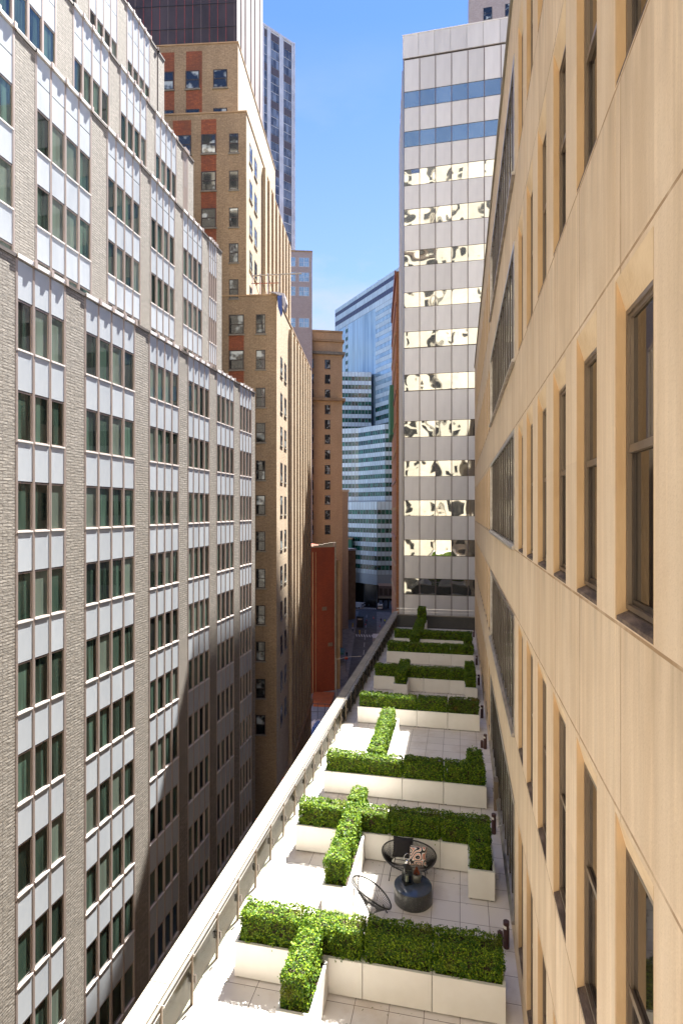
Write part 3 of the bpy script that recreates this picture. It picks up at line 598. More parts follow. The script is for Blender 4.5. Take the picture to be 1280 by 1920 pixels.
# netted scaffold on its top storeys
sc = thing('netted_scaffold', 'black netted scaffold with red straps wrapping the top of the ochre tower', 'scaffold', (-16.1 + .148 * -3 - 4.6, 51.0, 45.05), BEND)
b = MB(); b.box(-26, 0, 0, .12, 0, 26, 'net'); b.build('front_netting', sc)
b = MB()
for i in range(8): y = .13 + i * 1.5; b.prism([(y, 0), (y + 1.48, 0), (y + 1.48, 26), (y, 26)], 'x', -.05 - .12 * (i % 2), .0 + .08 * (i % 3), 'net_pale')
b.build('street_sheeting', sc)
b = MB()
for i in range(30): x = -.25 - i * .82; b.box(x, x + .035, -.03, -.002, 0, 26, 'net_red' if i % 4 else 'net_pale')
b.build('strap', sc)
b = MB()
for z in (1.9, 4.2, 6.5, 8.9, 11.2): b.box(-25, -.1, -.05, -.035, z, z + .05, 'dark_metal')
b.tube([(.1, 0, 13), (1.8, -.6, 13.4)], .06, 'dark_metal'); b.tube([(.9, -.2, 10), (.9, -.2, 16)], .05, 'dark_metal'); b.build('tube', sc)
# small suspended platform frame on the lower roof
sf = thing('roof_scaffold', 'steel pipe railing and platform on the lower setback roof of the ochre tower', 'scaffold', (-16.1, 48.0, 19.45), BEND)
b = MB()
for x in (-2.3, -1.6, -.9): b.tube([(x, .5, 0), (x, .5, 2.1)], .05, 'white_cloth'); b.tube([(x, .5, 2), (x + .5, 2.5, 0)], .03, 'dark_metal')
b.tube([(-2.4, .5, 1.9), (2.2, .5, 2.0)], .06, 'lamp_metal'); b.tube([(-2.4, .5, 1.2), (.2, .5, 1.2)], .04, 'rust'); b.tube([(.1, .5, 0), (.2, .5, 2.0)], .05, 'lamp_metal'); b.build('frame', sf)
b = MB(); b.prism([(-.6, .1), (.15, .05), (.75, -.1), (.95, -.9), (.7, -1.6), (.55, -.4), (-.1, -.05)], 'y', -.35, .5, 'white_cloth'); b.build('cloth', sf)
b = MB(); b.prism([(.15, -.35), (.55, -.3), (.6, -1.9), (.45, -2.2), (.2, -1.3)], 'y', -.5, -.36, 'blue_tarp'); b.build('tarp', sf)
# ------------------------------------------------------------------ white panelled building at the end of the terrace
WY = 52.0; WX0 = Xu(757, WY)
wb = thing('white_panel_building', 'pale metal panel office block with mirrored window bands at the far end of the terrace', 'building', (WX0, WY, 0))
zr = [(Zv(a_, 0, WY), Zv(c_, 0, WY)) for a_, c_ in ((187, 157), (262, 233), (336, 306), (412, 382), (490, 461), (569, 541), (647, 616), (729, 698), (817, 787), (892, 863), (967, 938), (1043, 1013), (1117, 1087), (1195, 1165), (1275, 1245))]
zr = [(z0, z1 if i else z1) for i, (z0, z1) in enumerate(zr)]
PW = 1.445; NP = 14; TOP = Zv(95, 0, WY); ATT = Zv(50, 0, WY)
b = MB(); b.box(0, 30, .2, 11.6, GZ, TOP, 'panel_joint', 'b'); b.box(.0, 30, -.02, 11.6, TOP + .01, TOP + .09, 'bronze_dark'); b.build('wall', wb)
b = MB()
for i in range(NP): b.box(-.1 + i * PW + .02, -.1 + (i + 1) * PW - .02, -.10, .12, TOP + .1, ATT, 'white_panel')
b.box(-.12, 30, -.02, 11.8, TOP + .1, ATT - .1, 'white_panel', 'b'); b.box(-.14, 30, -.13, .16, ATT + .002, ATT + .09, 'coping'); b.build('attic', wb)
b = MB(); b.box(-1.0, 30, 12, 46, GZ, 53, 'panel_joint', 'b'); b.build('unseen_shade_mass', wb)  # unseen block added behind the white building to shade the left facade
mul = MB()
for i in range(NP + 1): mul.box(i * PW - .03, i * PW + .03, -.05, .04, GZ, TOP, 'panel_joint')
for z0, z1 in zr: mul.box(0, NP * PW, -.022, .05, z0 - .035, z0, 'bronze_dark'); mul.box(0, NP * PW, -.022, .05, z1, z1 + .035, 'bronze_dark')
mul.build('mullions', wb)
zprev = TOP; P = []
for n, (z0, z1) in enumerate(zr):
    h = zprev - z1 - .08; P.append((z1 + .04, h)); zprev = z0
for z, h in P:
    m = MB(); m.box(.035, PW - .035, -.01, .03, 0, h, 'white_panel'); me = m.mesh('panel')
    for i in range(7 if z > 20 else 6): o = bpy.data.objects.new('panel', me); C.objects.link(o); o.parent = wb; o.location = (i * PW, 0, z)
b = MB()
for z, h in P: b.box(7 * PW + .035 if z > 20 else 6 * PW + .035, NP * PW, -.01, .03, z, z + h, 'white_panel')
b.build('hidden_side_panels', wb)
wh = zr[2][1] - zr[2][0]
m = MB(); m.box(.035, PW - .035, .0, .03, 0, wh, 'mirror'); wg = m.mesh('window')
m = MB(); m.box(.035, PW - .035, .0, .03, 0, wh, 'mirror_sky_tint'); wt = m.mesh('window')
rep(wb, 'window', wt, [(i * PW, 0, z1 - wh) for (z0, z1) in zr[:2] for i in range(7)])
rep(wb, 'window', wg, [(i * PW, 0, z1 - wh) for (z0, z1) in zr[2:-2] for i in range(7 if z0 > 20 else 6)])
b = MB()                                                          # street side: vertical blue glass strips
for i in range(6): b.box(-.06, .1, .3 + i * 1.9, 1.2 + i * 1.9, GZ + 5, TOP, 'side_glass'); b.box(-.14, .1, 1.21 + i * 1.9, 2.15 + i * 1.9, GZ + 5, TOP, 'white_panel')
o = b.build('side_windows', wb); o.rotation_euler.z = BEND * .9
b = MB(); b.tube([(-.05, -.06, GZ), (-.05, -.06, TOP)], .05, 'rail', 6); b.build('corner_trim', wb)
# brick building next along the street
x, y = WX0 - .148 * 12.5, WY + 12.5
bs = thing('orange_brick_building', 'thin sliver of orange brick building between the glass tower and white block', 'building', (x - .25, y, 0), BEND)
b = MB(); b.box(0, 16, 0, 17, GZ, 27.6, 'brown_sliver', 'b'); b.box(-.18, 0, .5, 16, 27.0, 27.9, 'rust'); b.build('wall', bs)
b = MB()
for z in np.arange(-34, 26, 3.4): b.box(-.1, -.001, .3, 17, z, z + .35, 'rust' if int(z) % 2 else 'brown_stone')
b.box(-.5, 0, 9, 16.8, 10, 16.5, 'verdigris'); b.build('ledge', bs)
# beige tower rising behind the white block
x, y, z = at(880, 105)
tb = thing('beige_tower', 'pale beige masonry tower showing just above the white block roof', 'building', (x, y, 0))
b = MB(); b.box(0, 40, 0, 20, GZ, 112, 'pink_brick', 'b'); b.build('wall', tb); swm = sash(1.6, 2.3)
rep(tb, 'window', swm, [(2.5 + i * 3.9, -.01, 95.5 + 4 * k) for i in range(3) for k in range(-2, 1)])
dt = thing('added_shade_tower', 'unseen dark tower added behind the white panel block to shade the street', 'building', (-9.6, 102, 0))  # hidden tower, added to cast shade down into the street
b = MB(); b.prism([(0, 0), (30, 0), (30, 118), (-11.6, 118)], 'z', GZ, 66, 'strip_dark')
b.build('wall', dt)
b = MB()
for z in np.arange(GZ + 6, 64, 4): b.box(.5, 29.5, -.06, -.01, z, z + 2, 'strip_glass')
b.build('window_band', dt)
# building seen in the mirrored windows
cb = thing('cream_masonry_building', 'cream masonry block behind the viewer, seen mirrored in the white block windows', 'building', (-34, -17, 0))
b = MB(); b.box(0, 29.5, -14, 0, GZ, 74, 'cream', 'b')
b.box(0, 29, .0, .5, 30, 31, 'slate'); b.box(0, 29, .0, .5, 55, 56, 'slate'); b.build('wall', cb)
m = MB(); m.box(0, 1.9, 0, .06, 0, 2.7, 'win_frame'); m.box(.1, 1.8, .055, .07, .1, 2.6, 'iron'); o_ = m.mesh('window')
rep(cb, 'window', o_, [(1.2 + 5.2 * i, 0, -20 + 3.9 * k) for i in range(6) for k in range(25)] + [(32 + 7.4 * i, 1.2, -20 + 3.9 * k) for i in range(4) for k in range(25) if (i * 7 + k * 3) % 4], most=0)
m = MB(); m.box(29.6, 62, -14, 1.2, GZ, 76, 'cream', 'b'); o = m.build('wing', cb)
# ------------------------------------------------------------------ towers and blocks farther down the street
def rot_to(p, q): return atan2(q[1] - p[1], q[0] - p[0])
p = at(489, 172); q = at(551, 180); rz = rot_to(p, q); Wd = hypot(q[0] - p[0], q[1] - p[1]); TH = (957 - 42) * 172 / F
tw = thing('striped_tower', 'tall grey tower with white vertical piers and dark window strips against the sky', 'building', (p[0], p[1], 0), rz)
b = MB(); b.box(-6, Wd, .25, 16, GZ, TH - .2, 'strip_white', 'b'); b.box(-6, Wd + .02, -.1, 16.1, TH - .19, TH + .5, 'strip_white')
b.box(Wd - .1, Wd + .35, -.25, .24, GZ, TH + .5, 'strip_white', 'b'); b.build('wall', tw)
b = MB(); xs_ = [(-3.9, -.9), (1.0, 2.0), (3.1, 5.9), (7.3, 10.0)]; xs_ = [(a * Wd / 10.8, c * Wd / 10.8) for a, c in xs_]
prev = -6
for a, c in xs_ + [(Wd - .1, Wd)]: b.box(prev, a, -.05, .249, GZ, TH - .2, 'strip_white', 'b'); prev = c
b.build('pier', tw)
b = MB(); d_ = MB(); n_ = 0
z = TH - 9
d_lv = []
for a, c in xs_:
    n = 3 if c - a > 2.3 else 1
    zz = TH - .8; k = 0
    while zz > 40:
        dark = k % 4 in (0,)
        if dark: d_.box(a, c, .12, .24, zz - 2.2, zz, 'strip_dark'); zz -= 2.25
        else:
            for i in range(n): b.box(a + (c - a) * i / n + .06, a + (c - a) * (i + 1) / n - .06, .14, .24, zz - 2.6, zz - .12, 'strip_glass')
            zz -= 2.75
        k += 1
o = b.build('windows', tw); o['kind'] = 'stuff'; o = d_.build('dark_spandrels', tw); o['kind'] = 'stuff'
p = at(534, 150); q = at(585, 150.5); rz = rot_to(p, q); Wd = hypot(q[0] - p[0], q[1] - p[1]); TH = (957 - 471) * 150 / F
bb = thing('pale_pink_building', 'small pale pinkish building with paired windows below the striped tower', 'building', (p[0], p[1], 0), rz)
b = MB(); b.box(-4, Wd, 0, 12, GZ, TH, 'pink_brick', 'b'); b.box(-4, Wd + .1, -.1, 12, TH + .002, TH + .4, 'brown_stone'); b.build('wall', bb)
m = MB(); m.box(0, 2.75, -.03, .02, 0, 2.5, 'strip_white')
for x in (.1, .72, 1.45, 2.07): m.box(x, x + .55, -.035, -.028, .12, 1.2, 'band_blue'); m.box(x, x + .55, -.035, -.028, 1.3, 2.4, 'band_blue')
pw = m.mesh('window')
rep(bb, 'window', pw, [(x, 0, (957 - v) * 150 / F) for v in (499, 527, 554, 613) for x in (3.75, .1)])
# tan brick building
p = at(556, 153); q = at(641.5, 155); Wd = hypot(q[0] - p[0], q[1] - p[1]); RZ = rot_to(p, q); d0 = 154; TH = (957 - 622) * d0 / F
ob = thing('tan_brick_building', 'tan orange brick building with cornice bands and a single window column facing the viewer', 'building', (p[0], p[1], 0), RZ)
zz = lambda v: (957 - v) * d0 / F
b = MB(); b.box(-6, Wd, 0, 30, GZ, TH - .05, 'orange_brick', 'b'); b.build('wall', ob)
b = MB(); b.box(-6, Wd + .5, -.5, 30, zz(640), zz(636), 'brown_stone'); b.box(-6, Wd + .06, -.06, 30, zz(665), zz(640.1), 'orange_brick', 'tb'); b.box(-6, Wd + .7, -.7, 30, zz(664), zz(659), 'stone_cap'); b.box(-6, Wd + .15, -.15, 30, TH - .04, TH + .5, 'brown_stone'); b.box(-6, Wd + .8, -.8, 30, zz(751), zz(746), 'brown_stone'); b.build('cornice', ob)
m = sash(1.5, 2.55, sill='brown_stone', d=.1)
vs = [657, 691, 719, 747, 776, 804, 832, 861, 889, 918, 946, 974, 1002]
px = lambda u: (u - 556) / 85.5 * Wd
rep(ob, 'window', m, [(px(608.5), -.02, zz(v)) for v in vs] + [(px(577), -.02, zz(v)) for v in vs])
m = sash(1.6, 2.4, 'x', 'brown_stone')
rep(ob, 'street_window', m, [(Wd + .02, 1.5 + 3.1 * i, zz(v)) for v in vs for i in range(8)], most=0, rest='street_windows')
# rust red party wall
p = at(578, 121.5); q = at(627, 124); Wd = hypot(q[0] - p[0], q[1] - p[1]); d0 = 123; zt = (957 - 1026) * d0 / F
rw_ = thing('red_walled_building', 'building with a blank rust red painted side wall above the construction site', 'building', (p[0], p[1], 0), rot_to(p, q))
b = MB(); b.box(-3, Wd, 0, 26, GZ, zt, 'rust', 'b'); b.box(Wd - .0, Wd + .35, -.05, .5, GZ, zt + 1.0, 'stone_cap'); b.build('wall', rw_)
b = MB()
for i in range(6): b.box(-1 + i * 1.15, .15 + i * 1.15, -.12, .3, zt + .002, zt + .12 + i * .17, 'stone_cap')
b.box(Wd + .352, Wd + 1.6, .6, 25, GZ, zt - 3, 'brown_stone', 'b'); b.build('coping', rw_)
b = MB(); b.tube([(1.0, -.08, GZ), (1.0, -.08, zt - 1)], .09, 'brown_stone', 6); b.tube([(1.7, -.08, GZ), (1.7, -.08, zt - 1)], .05, 'brown_stone', 6); b.build('drain_pipe', rw_)
for (a_, z_) in ((3.2, -22), (4.6, -30)): b = MB(); b.box(a_, a_ + 1.1, -.06, -.002, z_, z_ + .8, 'bronze'); b.build('vent', rw_)
b = MB()
for z in np.arange(GZ + 5, zt - 4, 3.6):
    for y_ in range(2, 24, 3): b.box(Wd + 1.602, Wd + 1.66, y_, y_ + 1.5, z, z + 2, 'win_frame')
o = b.build('street_windows', rw_); o['kind'] = 'stuff'
b = MB()
for z in np.arange(GZ + 6, zt - 6, 3.2): b.box(Wd + 1.67, Wd + 2.6, 8, 12.5, z, z + .06, 'dark_metal'); b.tube([(Wd + 2.6, 8, z + 1), (Wd + 2.6, 12.5, z + 1)], .04, 'dark_metal', 4); b.tube([(Wd + 2.2, 8.4, z), (Wd + 2.2, 12, z + 3.2)], .07, 'dark_metal', 4)
b.build('fire_escape', rw_)
# grey concrete block and low pale block beyond, left of the street
for name, lab, (u0, d0_), (u1, d1_), vt, mt, dp in (('grey_slab_building', 'narrow pale grey slab building just beyond the tan brick building', (641, 188), (652.5, 189), 922, 'pink_brick', 14), ('low_corner_building', 'low pinkish brown corner block with a light roof edge at the end of the street', (650, 203), (666.5, 206), 1033, 'brown_stone', 26)):
    p = at(u0, d0_); q = at(u1, d1_); Wd = hypot(q[0] - p[0], q[1] - p[1]); zt = (957 - vt) * d0_ / F
    t_ = thing(name, lab, 'building', (p[0], p[1], 0), rot_to(p, q))
    b = MB(); b.box(-8, Wd, 0, dp, GZ, zt, mt, 'b'); b.build('wall', t_)
    b = MB(); b.box(-8, Wd + .3, -.3, 0, zt + .002, zt + .7, 'coping'); b.box(Wd - .2, Wd + .3, .001, dp, zt + .002, zt + .7, 'coping'); b.build('roof_edge', t_)
    b = MB()
    for z in np.arange(GZ + 6, zt - 3, 3.8):
        for y_ in range(2, dp - 2, 3): b.box(Wd + .002, Wd + .05, y_, y_ + 1.5, z, z + 2, 'win_frame')
    o = b.build('street_windows', t_); o['kind'] = 'stuff'
p = at(655, 232); vd = thing('copper_roof_building', 'green copper clad upper storey peeking above the low corner block', 'building', (p[0], p[1], 0), 0)
b = MB(); b.box(-8, .9, 0, 10, GZ, -12, 'verdigris', 'b'); b.box(-8, 1.1, -.4, 10, -11.998, -11.5, 'brown_stone'); b.build('wall', vd)
# banded glass office complex closing the street
gb = thing('banded_glass_building', 'large faceted office building with green window bands and pale blue spandrels closing the street', 'building', (0, 0, 0))
def facets(pts, z0, z1, depth=25):
    """solid mass whose front runs through pts (photo column, distance)"""
    P = [at(u, d)[:2] for u, d in pts]; back = [at(pts[-1][0], pts[-1][1] + depth)[:2], at(pts[0][0], pts[0][1] + depth)[:2]]
    b = MB(); b.prism(P + back, 'z', z0, z1, 'mull_blue'); o = b.build('mass', gb); return P
def ribbon(P, z0, z1, m, out, name, pitch=1.5):
    b = MB()
    for (x0, y0), (x1, y1) in zip(P, P[1:]):
        L_ = hypot(x1 - x0, y1 - y0); n = max(1, round(L_ / pitch)); dx, dy = (x1 - x0) / L_, (y1 - y0) / L_; nx, ny = dy * out, -dx * out
        for i in range(n):
            a, c = (i * L_ / n + .09), ((i + 1) * L_ / n - .09)
            b.face([(x0 + dx * a + nx, y0 + dy * a + ny, z0), (x0 + dx * c + nx, y0 + dy * c + ny, z0), (x0 + dx * c + nx, y0 + dy * c + ny, z1), (x0 + dx * a + nx, y0 + dy * a + ny, z1)], m)
    return b.build(name, gb)
def bands(P, ztop, zbot, fh=3.9, gl='band_green', first=2.2, f2=.52):
    z = ztop; ribbon(P, z - first, z - .1, 'band_white', .12, 'spandrel_band'); z -= first
    while z - fh > zbot:
        ribbon(P, z - fh * f2 + .06, z - .08, gl, .06, 'window_band'); ribbon(P, z - fh + .02, z - fh * f2 - .02, 'band_white', .12, 'spandrel_band'); z -= fh
u0, u1 = (628, 300), (748, 247)
P = facets([u0, u1], GZ, 107.5, 40)
q = [Vector(p_) for p_ in P]; e = (q[1] - q[0]).normalized(); nrm = Vector((-e.y, e.x))
b = MB(); b.prism([tuple(q[1] + e * .02), tuple(q[1] + e * 26), tuple(q[1] + e * 26 + nrm * 30), tuple(q[1] + e * .02 + nrm * 30)], 'z', GZ, 107.5, 'mull_blue'); b.build('unseen_shade_wing', gb)  # out-of-view extension of the glass tower, added to shade the far roadway
def cut(a, c):
    A = Vector(at(*u0)[:2]); B = Vector(at(*u1)[:2]); out = []
    for u in (a, c):
        q = Vector(at(u, 1)[:2]); e = B - A; t = (A.x * q.y - A.y * q.x) / (e.y * q.x - e.x * q.y); out.append(tuple(A + e * t))
    return out
ribbon(P, 105.4, 107.4, 'band_white', .12, 'spandrel_band'); ribbon(P, 103.5, 105.3, 'band_dark', .06, 'louvre_band'); ribbon(P, 100.7, 103.4, 'band_white', .12, 'spandrel_band'); ribbon(P, 98.4, 100.6, 'band_dark', .06, 'louvre_band'); ribbon(P, 95.6, 98.3, 'band_white', .12, 'spandrel_band')
z = 95.4
ribbon(cut(628.3, 648), 60.2, 95.4, 'band_blue', .1, 'glass_wall'); ribbon(cut(652.5, 704), 20, 95.4, 'band_blue', .1, 'glass_wall', 1.5)
while z > 36:
    hi_ = z > 52; ribbon(cut(648, 652.5), z - 3.6, z - 1.9, 'band_green', .1, 'window_band'); ribbon(cut(704, 748), z - 1.9, z, 'band_white', .12, 'spandrel_band'); ribbon(cut(704, 748), z - 4.0, z - 2.0, 'band_blue' if hi_ else 'band_green', .06, 'window_band'); ribbon(cut(648, 652.5), z - 1.85, z, 'band_white', .1, 'spandrel_band'); z -= 4.1
b = MB(); x, y = at(711, 263)[:2]; b.box(x - .5, x + .5, y - .8, y + .3, 34, 108, 'mull_blue'); b.build('fin', gb)
bands(facets([(640, 262), (696, 263)], GZ, 65, 22), 65, 12)
bands(facets([(640, 250), (672, 248), (722, 236), (750, 236)], GZ, 36.5, 18), 36.5, 1, 3.75)
bands(facets([(645, 239), (707, 226), (752, 226)], -30.15, 3.6, 14), 3.6, -29.5, 3.75, first=3.3)
P = facets([(640, 241.5), (706, 228.5), (752, 228.5)], GZ, -30.2, 12)
ribbon(P, GZ, -30.3, 'black_stone', .1, 'base_wall', 6)
x, y, _ = at(709, 225.5); b = MB(); b.box(0, 8, 0, .3, GZ + 5.5, GZ + 9.5, 'strip_dark'); b.box(0, 8, 0, .3, GZ + 9.6, GZ + 10.6, 'pink_brick'); b.box(0, 8, -.2, .3, GZ + 4.6, GZ + 5.4, 'stone_cap')
for i in range(4): b.box(.3 + 2 * i, 1.7 + 2 * i, -.05, .1, GZ + .3, GZ + 3.8, 'side_glass'); b.box(.3 + 2 * i, 1.7 + 2 * i, -.05, -.01, GZ + 5.9, GZ + 8.6, 'win_frame')
b.build('entrance', gb, loc=(x, y, 0))
# ------------------------------------------------------------------ planters and hedges
def planter(x0, x1, y0, y1, label, group='white planters on the terrace', h=.68):
    t = thing('planter', label, 'planter', ((x0 + x1) / 2, (y0 + y1) / 2, TZ), 0, group); a, c = (x1 - x0) / 2, (y1 - y0) / 2; a -= .006; c -= .004; w_ = .035
    b = MB(); z0 = .03
    b.box(-a, a, -c, -c + w_, z0, h, 'white'); b.box(-a, a, c - w_, c, z0, h, 'white'); b.box(-a, -a + w_, -c + w_, c - w_, z0, h, 'white'); b.box(a - w_, a, -c + w_, c - w_, z0, h, 'white')
    b.build('box', t, bevel=.004)
    b = MB(); e = .001
    b.box(-a - e, a + e, -c - e, -c + .05, h + .001, h + .007, 'white_rim'); b.box(-a - e, a + e, c - .05, c + e, h + .001, h + .007, 'white_rim'); b.box(-a - e, -a + .05, -c + .051, c - .051, h + .001, h + .007, 'white_rim'); b.box(a - .05, a + e, -c + .051, c - .051, h + .001, h + .007, 'white_rim'); b.build('rim', t)
    n = 8; b = MB(); b.box(-a + w_, a - w_, -c + w_, c - w_, h - .2, h - .07, 'soil'); b.build('soil', t)
    for sx in (-a + .03, a - .09):
        for sy in (-c + .03, c - .09): b = MB(); b.box(sx, sx + .06, sy, sy + .06, 0, z0 - .001, 'dark_metal'); b.build('foot', t)
def value_noise(p, seed, s):
    q = p * s; i = np.floor(q).astype(np.int64); f = q - i; f = f * f * (3 - 2 * f); out = 0
    for dx in (0, 1):
        for dy in (0, 1):
            for dz in (0, 1):
                k = (i[:, 0] + dx) * 73856093 ^ (i[:, 1] + dy) * 19349663 ^ (i[:, 2] + dz) * 83492791 ^ seed * 2654435
                r = ((k * 1103515245 + 12345) & 0x7fffffff) / 0x7fffffff
                out = out + r * (f[:, 0] if dx else 1 - f[:, 0]) * (f[:, 1] if dy else 1 - f[:, 1]) * (f[:, 2] if dz else 1 - f[:, 2])
    return out
hseed = 0
def hedge(x0, x1, y0, y1, label, ztop=1.20, zb=.60, m='leaf', group='clipped boxwood hedges'):
    global hseed; hseed += 1
    cx, cy = (x0 + x1) / 2, (y0 + y1) / 2; a, c = (x1 - x0) / 2, (y1 - y0) / 2; dist = sqrt(cx * cx + cy * cy + 64)
    s = .019 * max(1, dist / 13.5) ** .8; dens = 1.15 / (s * s * 1.3)
    F_ = [((0, 0, 1), (a, c), 4 * a * c), ((0, -1, 0), (a, 0), 2 * a * (ztop - zb)), ((0, 1, 0), (a, 0), 2 * a * (ztop - zb) * .6), ((-1, 0, 0), (0, c), 2 * c * (ztop - zb)), ((1, 0, 0), (0, c), 2 * c * (ztop - zb))]
    Ps, Ns = [], []
    for nrm, _, area in F_:
        n = int(area * dens * 1.9); u, v = RNG.uniform(-1, 1, n), RNG.uniform(0, 1, n)
        if nrm[2]: p = np.stack([u * a, RNG.uniform(-1, 1, n) * c, np.full(n, ztop)], 1)
        elif nrm[1]: p = np.stack([u * a, np.full(n, c * nrm[1]), zb + v * (ztop - zb)], 1)
        else: p = np.stack([np.full(n, a * nrm[0]), u * c, zb + v * (ztop - zb)], 1)
        Ps.append(p); Ns.append(np.tile(np.array(nrm, float), (n, 1)))
    P = np.concatenate(Ps); N = np.concatenate(Ns); n = len(P)
    wp = P + np.array([cx * 1.0, cy * 1.0, 0]) + hseed * 3.1
    lump = (value_noise(wp, 3, 5.5) - .5) * .11 + (value_noise(wp, 5, 13) - .5) * .075
    # round the corners a little and thin the foot of the hedge
    edge = np.clip((np.abs(P[:, 0]) - (a - .07)) / .07, 0, 1) * np.clip((P[:, 2] - ztop + .09) / .09, 0, 1) + np.clip((np.abs(P[:, 1]) - (c - .07)) / .07, 0, 1) * np.clip((P[:, 2] - ztop + .09) / .09, 0, 1)
    dpt = lump - RNG.exponential(.022, n) - .025 * edge
    tips = RNG.random(n) < .05; dpt = np.where(tips, lump + RNG.uniform(.0, .035, n), dpt)
    P = P + N * dpt[:, None] + RNG.normal(0, .006, (n, 3))
    keep = (value_noise(wp, 9, 9) + value_noise(wp, 11, 22) * .6 > .47) | (dpt < -.03)
    low = (P[:, 2] - zb) / (ztop - zb); keep &= (low > .12) | (RNG.random(n) < .55)
    P, N = P[keep], N[keep]; n = len(P)
    ax = N * .7 + RNG.normal(0, .62, (n, 3)) + np.array([0, 0, .35]); ax /= np.linalg.norm(ax, axis=1)[:, None]
    t1 = np.cross(ax, RNG.normal(0, 1, (n, 3))); t1 /= np.linalg.norm(t1, axis=1)[:, None]; t2 = np.cross(ax, t1)
    ln = (s * RNG.uniform(.65, 1.25, n))[:, None]; wd = ln * .62
    V = np.stack([P - t1 * ln, P + t2 * wd + ax * ln * .18, P + t1 * ln, P - t2 * wd + ax * ln * .18], 1).reshape(-1, 3)
    me = bpy.data.meshes.new('hedge'); me.vertices.add(4 * n); me.vertices.foreach_set('co', V.ravel().astype(np.float32)); me.loops.add(4 * n); me.loops.foreach_set('vertex_index', np.arange(4 * n, dtype=np.int32))
    me.polygons.add(n); me.polygons.foreach_set('loop_start', np.arange(0, 4 * n, 4, dtype=np.int32)); me.materials.append(M[m]); me.update(calc_edges=True)
    t = thing('boxwood_hedge', label, 'hedge', (cx, cy, TZ), 0, group)
    o = bpy.data.objects.new('foliage', me); C.objects.link(o); o.parent = t
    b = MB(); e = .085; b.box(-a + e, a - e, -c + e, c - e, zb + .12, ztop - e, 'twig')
    k = max(2, int(2 * a / .22)); kk = max(1, int(2 * c / .3))
    for i in range(k):
        for j in range(kk):
            x, y = -a + .1 + (2 * a - .2) * (i + .5) / k, -c + .1 + (2 * c - .2) * (j + .5) / kk
            b.tube([(x, y, zb - .05), (x + random.uniform(-.03, .03), y + random.uniform(-.03, .03), zb + .2)], [.018, .012], 'twig', 5)
    b.build('branches', t)
XA, XB, XC, XD = -4.25, -1.75, -.49, .785
ROWS = [(10.12, 'nearest'), (14.22, 'second'), (17.35, 'third'), (23.35, 'fourth'), (27.88, 'fifth'), (32.9, 'sixth'), (36.4, 'farthest')]
D_ = .62
for r, (y, wd) in enumerate(ROWS):
    for (x0, x1, part) in ((XA, XB, 'long left'), (XB, XC, 'short middle'), (XC, XD, 'short right')):
        planter(x0, x1, y, y + D_, f'{part} white planter box in the {wd} hedge row from the viewer')
def H(x0, x1, y0, y1, lab, **k): hedge(x0, x1, y0, y1, lab, **k)
g_ = .07
for r, (y, wd) in enumerate(ROWS):
    y0, y1 = y + g_, y + D_ - .03
    if r in (0, 1, 2, 3): 
        H(XA + .07, -2.98 if r < 2 else -3.0, y0, y1, f'hedge block at the parapet end of the {wd} hedge row'); H(-2.97, XB - .02, y0, y1, f'hedge block where the cross hedge meets the {wd} hedge row', ztop=1.17)
        H(XB + .03, XC - .02, y0, y1, f'hedge block in the middle planter of the {wd} hedge row', ztop=1.2); H(XC + .03, XD - .05, y0, y1, f'hedge block at the limestone wall end of the {wd} hedge row', m='leaf_worn' if r == 3 else 'leaf')
    else:
        H(XA + .07, -3.1, y0, y1, f'hedge block at the parapet end of the {wd} hedge row'); H(-3.08, XC, y0, y1, f'long hedge block filling the {wd} hedge row', ztop=1.18); H(XC + .03, XD - .05, y0, y1, f'hedge block at the limestone wall end of the {wd} hedge row')
def leg(x0, x1, y0, y1, plab, segs, h0=.08):
    planter(x0, x1, y0, y1, plab, group='white planters set crosswise')
    for (a, c, lab, zt) in segs: H(x0 + .05, x1 - .11, a, c, lab, ztop=zt, group='crosswise boxwood hedges')
leg(-3.0, -2.38, 8.87, 10.118, 'white planter reaching toward the viewer from the nearest hedge row', [(8.97, 10.1, 'bright sunlit hedge reaching toward the viewer from the nearest hedge row', 1.22)])
leg(-3.0, -2.38, 12.06, 14.218, 'white planter left of the wire chair and round table', [(12.18, 13.1, 'front hedge block in the planter beside the wire lounge chair', 1.2), (13.16, 14.2, 'rear hedge block in the planter beside the wire lounge chair', 1.2)])
leg(.18, .79, 13.28, 14.218, 'white planter right of the seating group beside the limestone wall', [(13.36, 14.2, 'hedge block right of the seating group beside the limestone wall', 1.22)])
leg(-3.02, -2.42, 14.842, 15.7, 'short white planter behind the second hedge row', [(14.9, 15.6, 'short hedge stub behind the second hedge row', 1.2)])
leg(.18, .79, 17.972, 18.95, 'short white planter behind the wall end of the third hedge row', [(18.05, 18.9, 'short hedge stub behind the wall end of the third hedge row', 1.2)])
leg(-3.02, -2.36, 17.972, 22.3, 'long white planter running between the third and fourth hedge rows', [(18.0, 20.0, 'near half of the long hedge between the third and fourth rows', 1.2), (20.05, 21.95, 'shaded far half of the long hedge between the third and fourth rows', 1.24)])
leg(-3.12, -2.45, 26.75, 27.878, 'white planter stub in front of the fifth hedge row', [(26.85, 27.85, 'hedge stub in front of the left side of the fifth row', 1.24)])
leg(.2, .8, 26.9, 27.878, 'white planter stub beside the wall in front of the fifth row', [(27.0, 27.9, 'hedge stub beside the wall in front of the fifth row', 1.24)])
leg(-3.1, -2.45, 28.502, 29.5, 'white planter stub behind the fifth hedge row', [(28.55, 29.4, 'hedge stub behind the left side of the fifth row', 1.22)])
leg(.2, .8, 28.502, 29.4, 'white planter stub beside the wall behind the fifth row', [(28.55, 29.35, 'hedge stub beside the wall behind the fifth row', 1.3)])
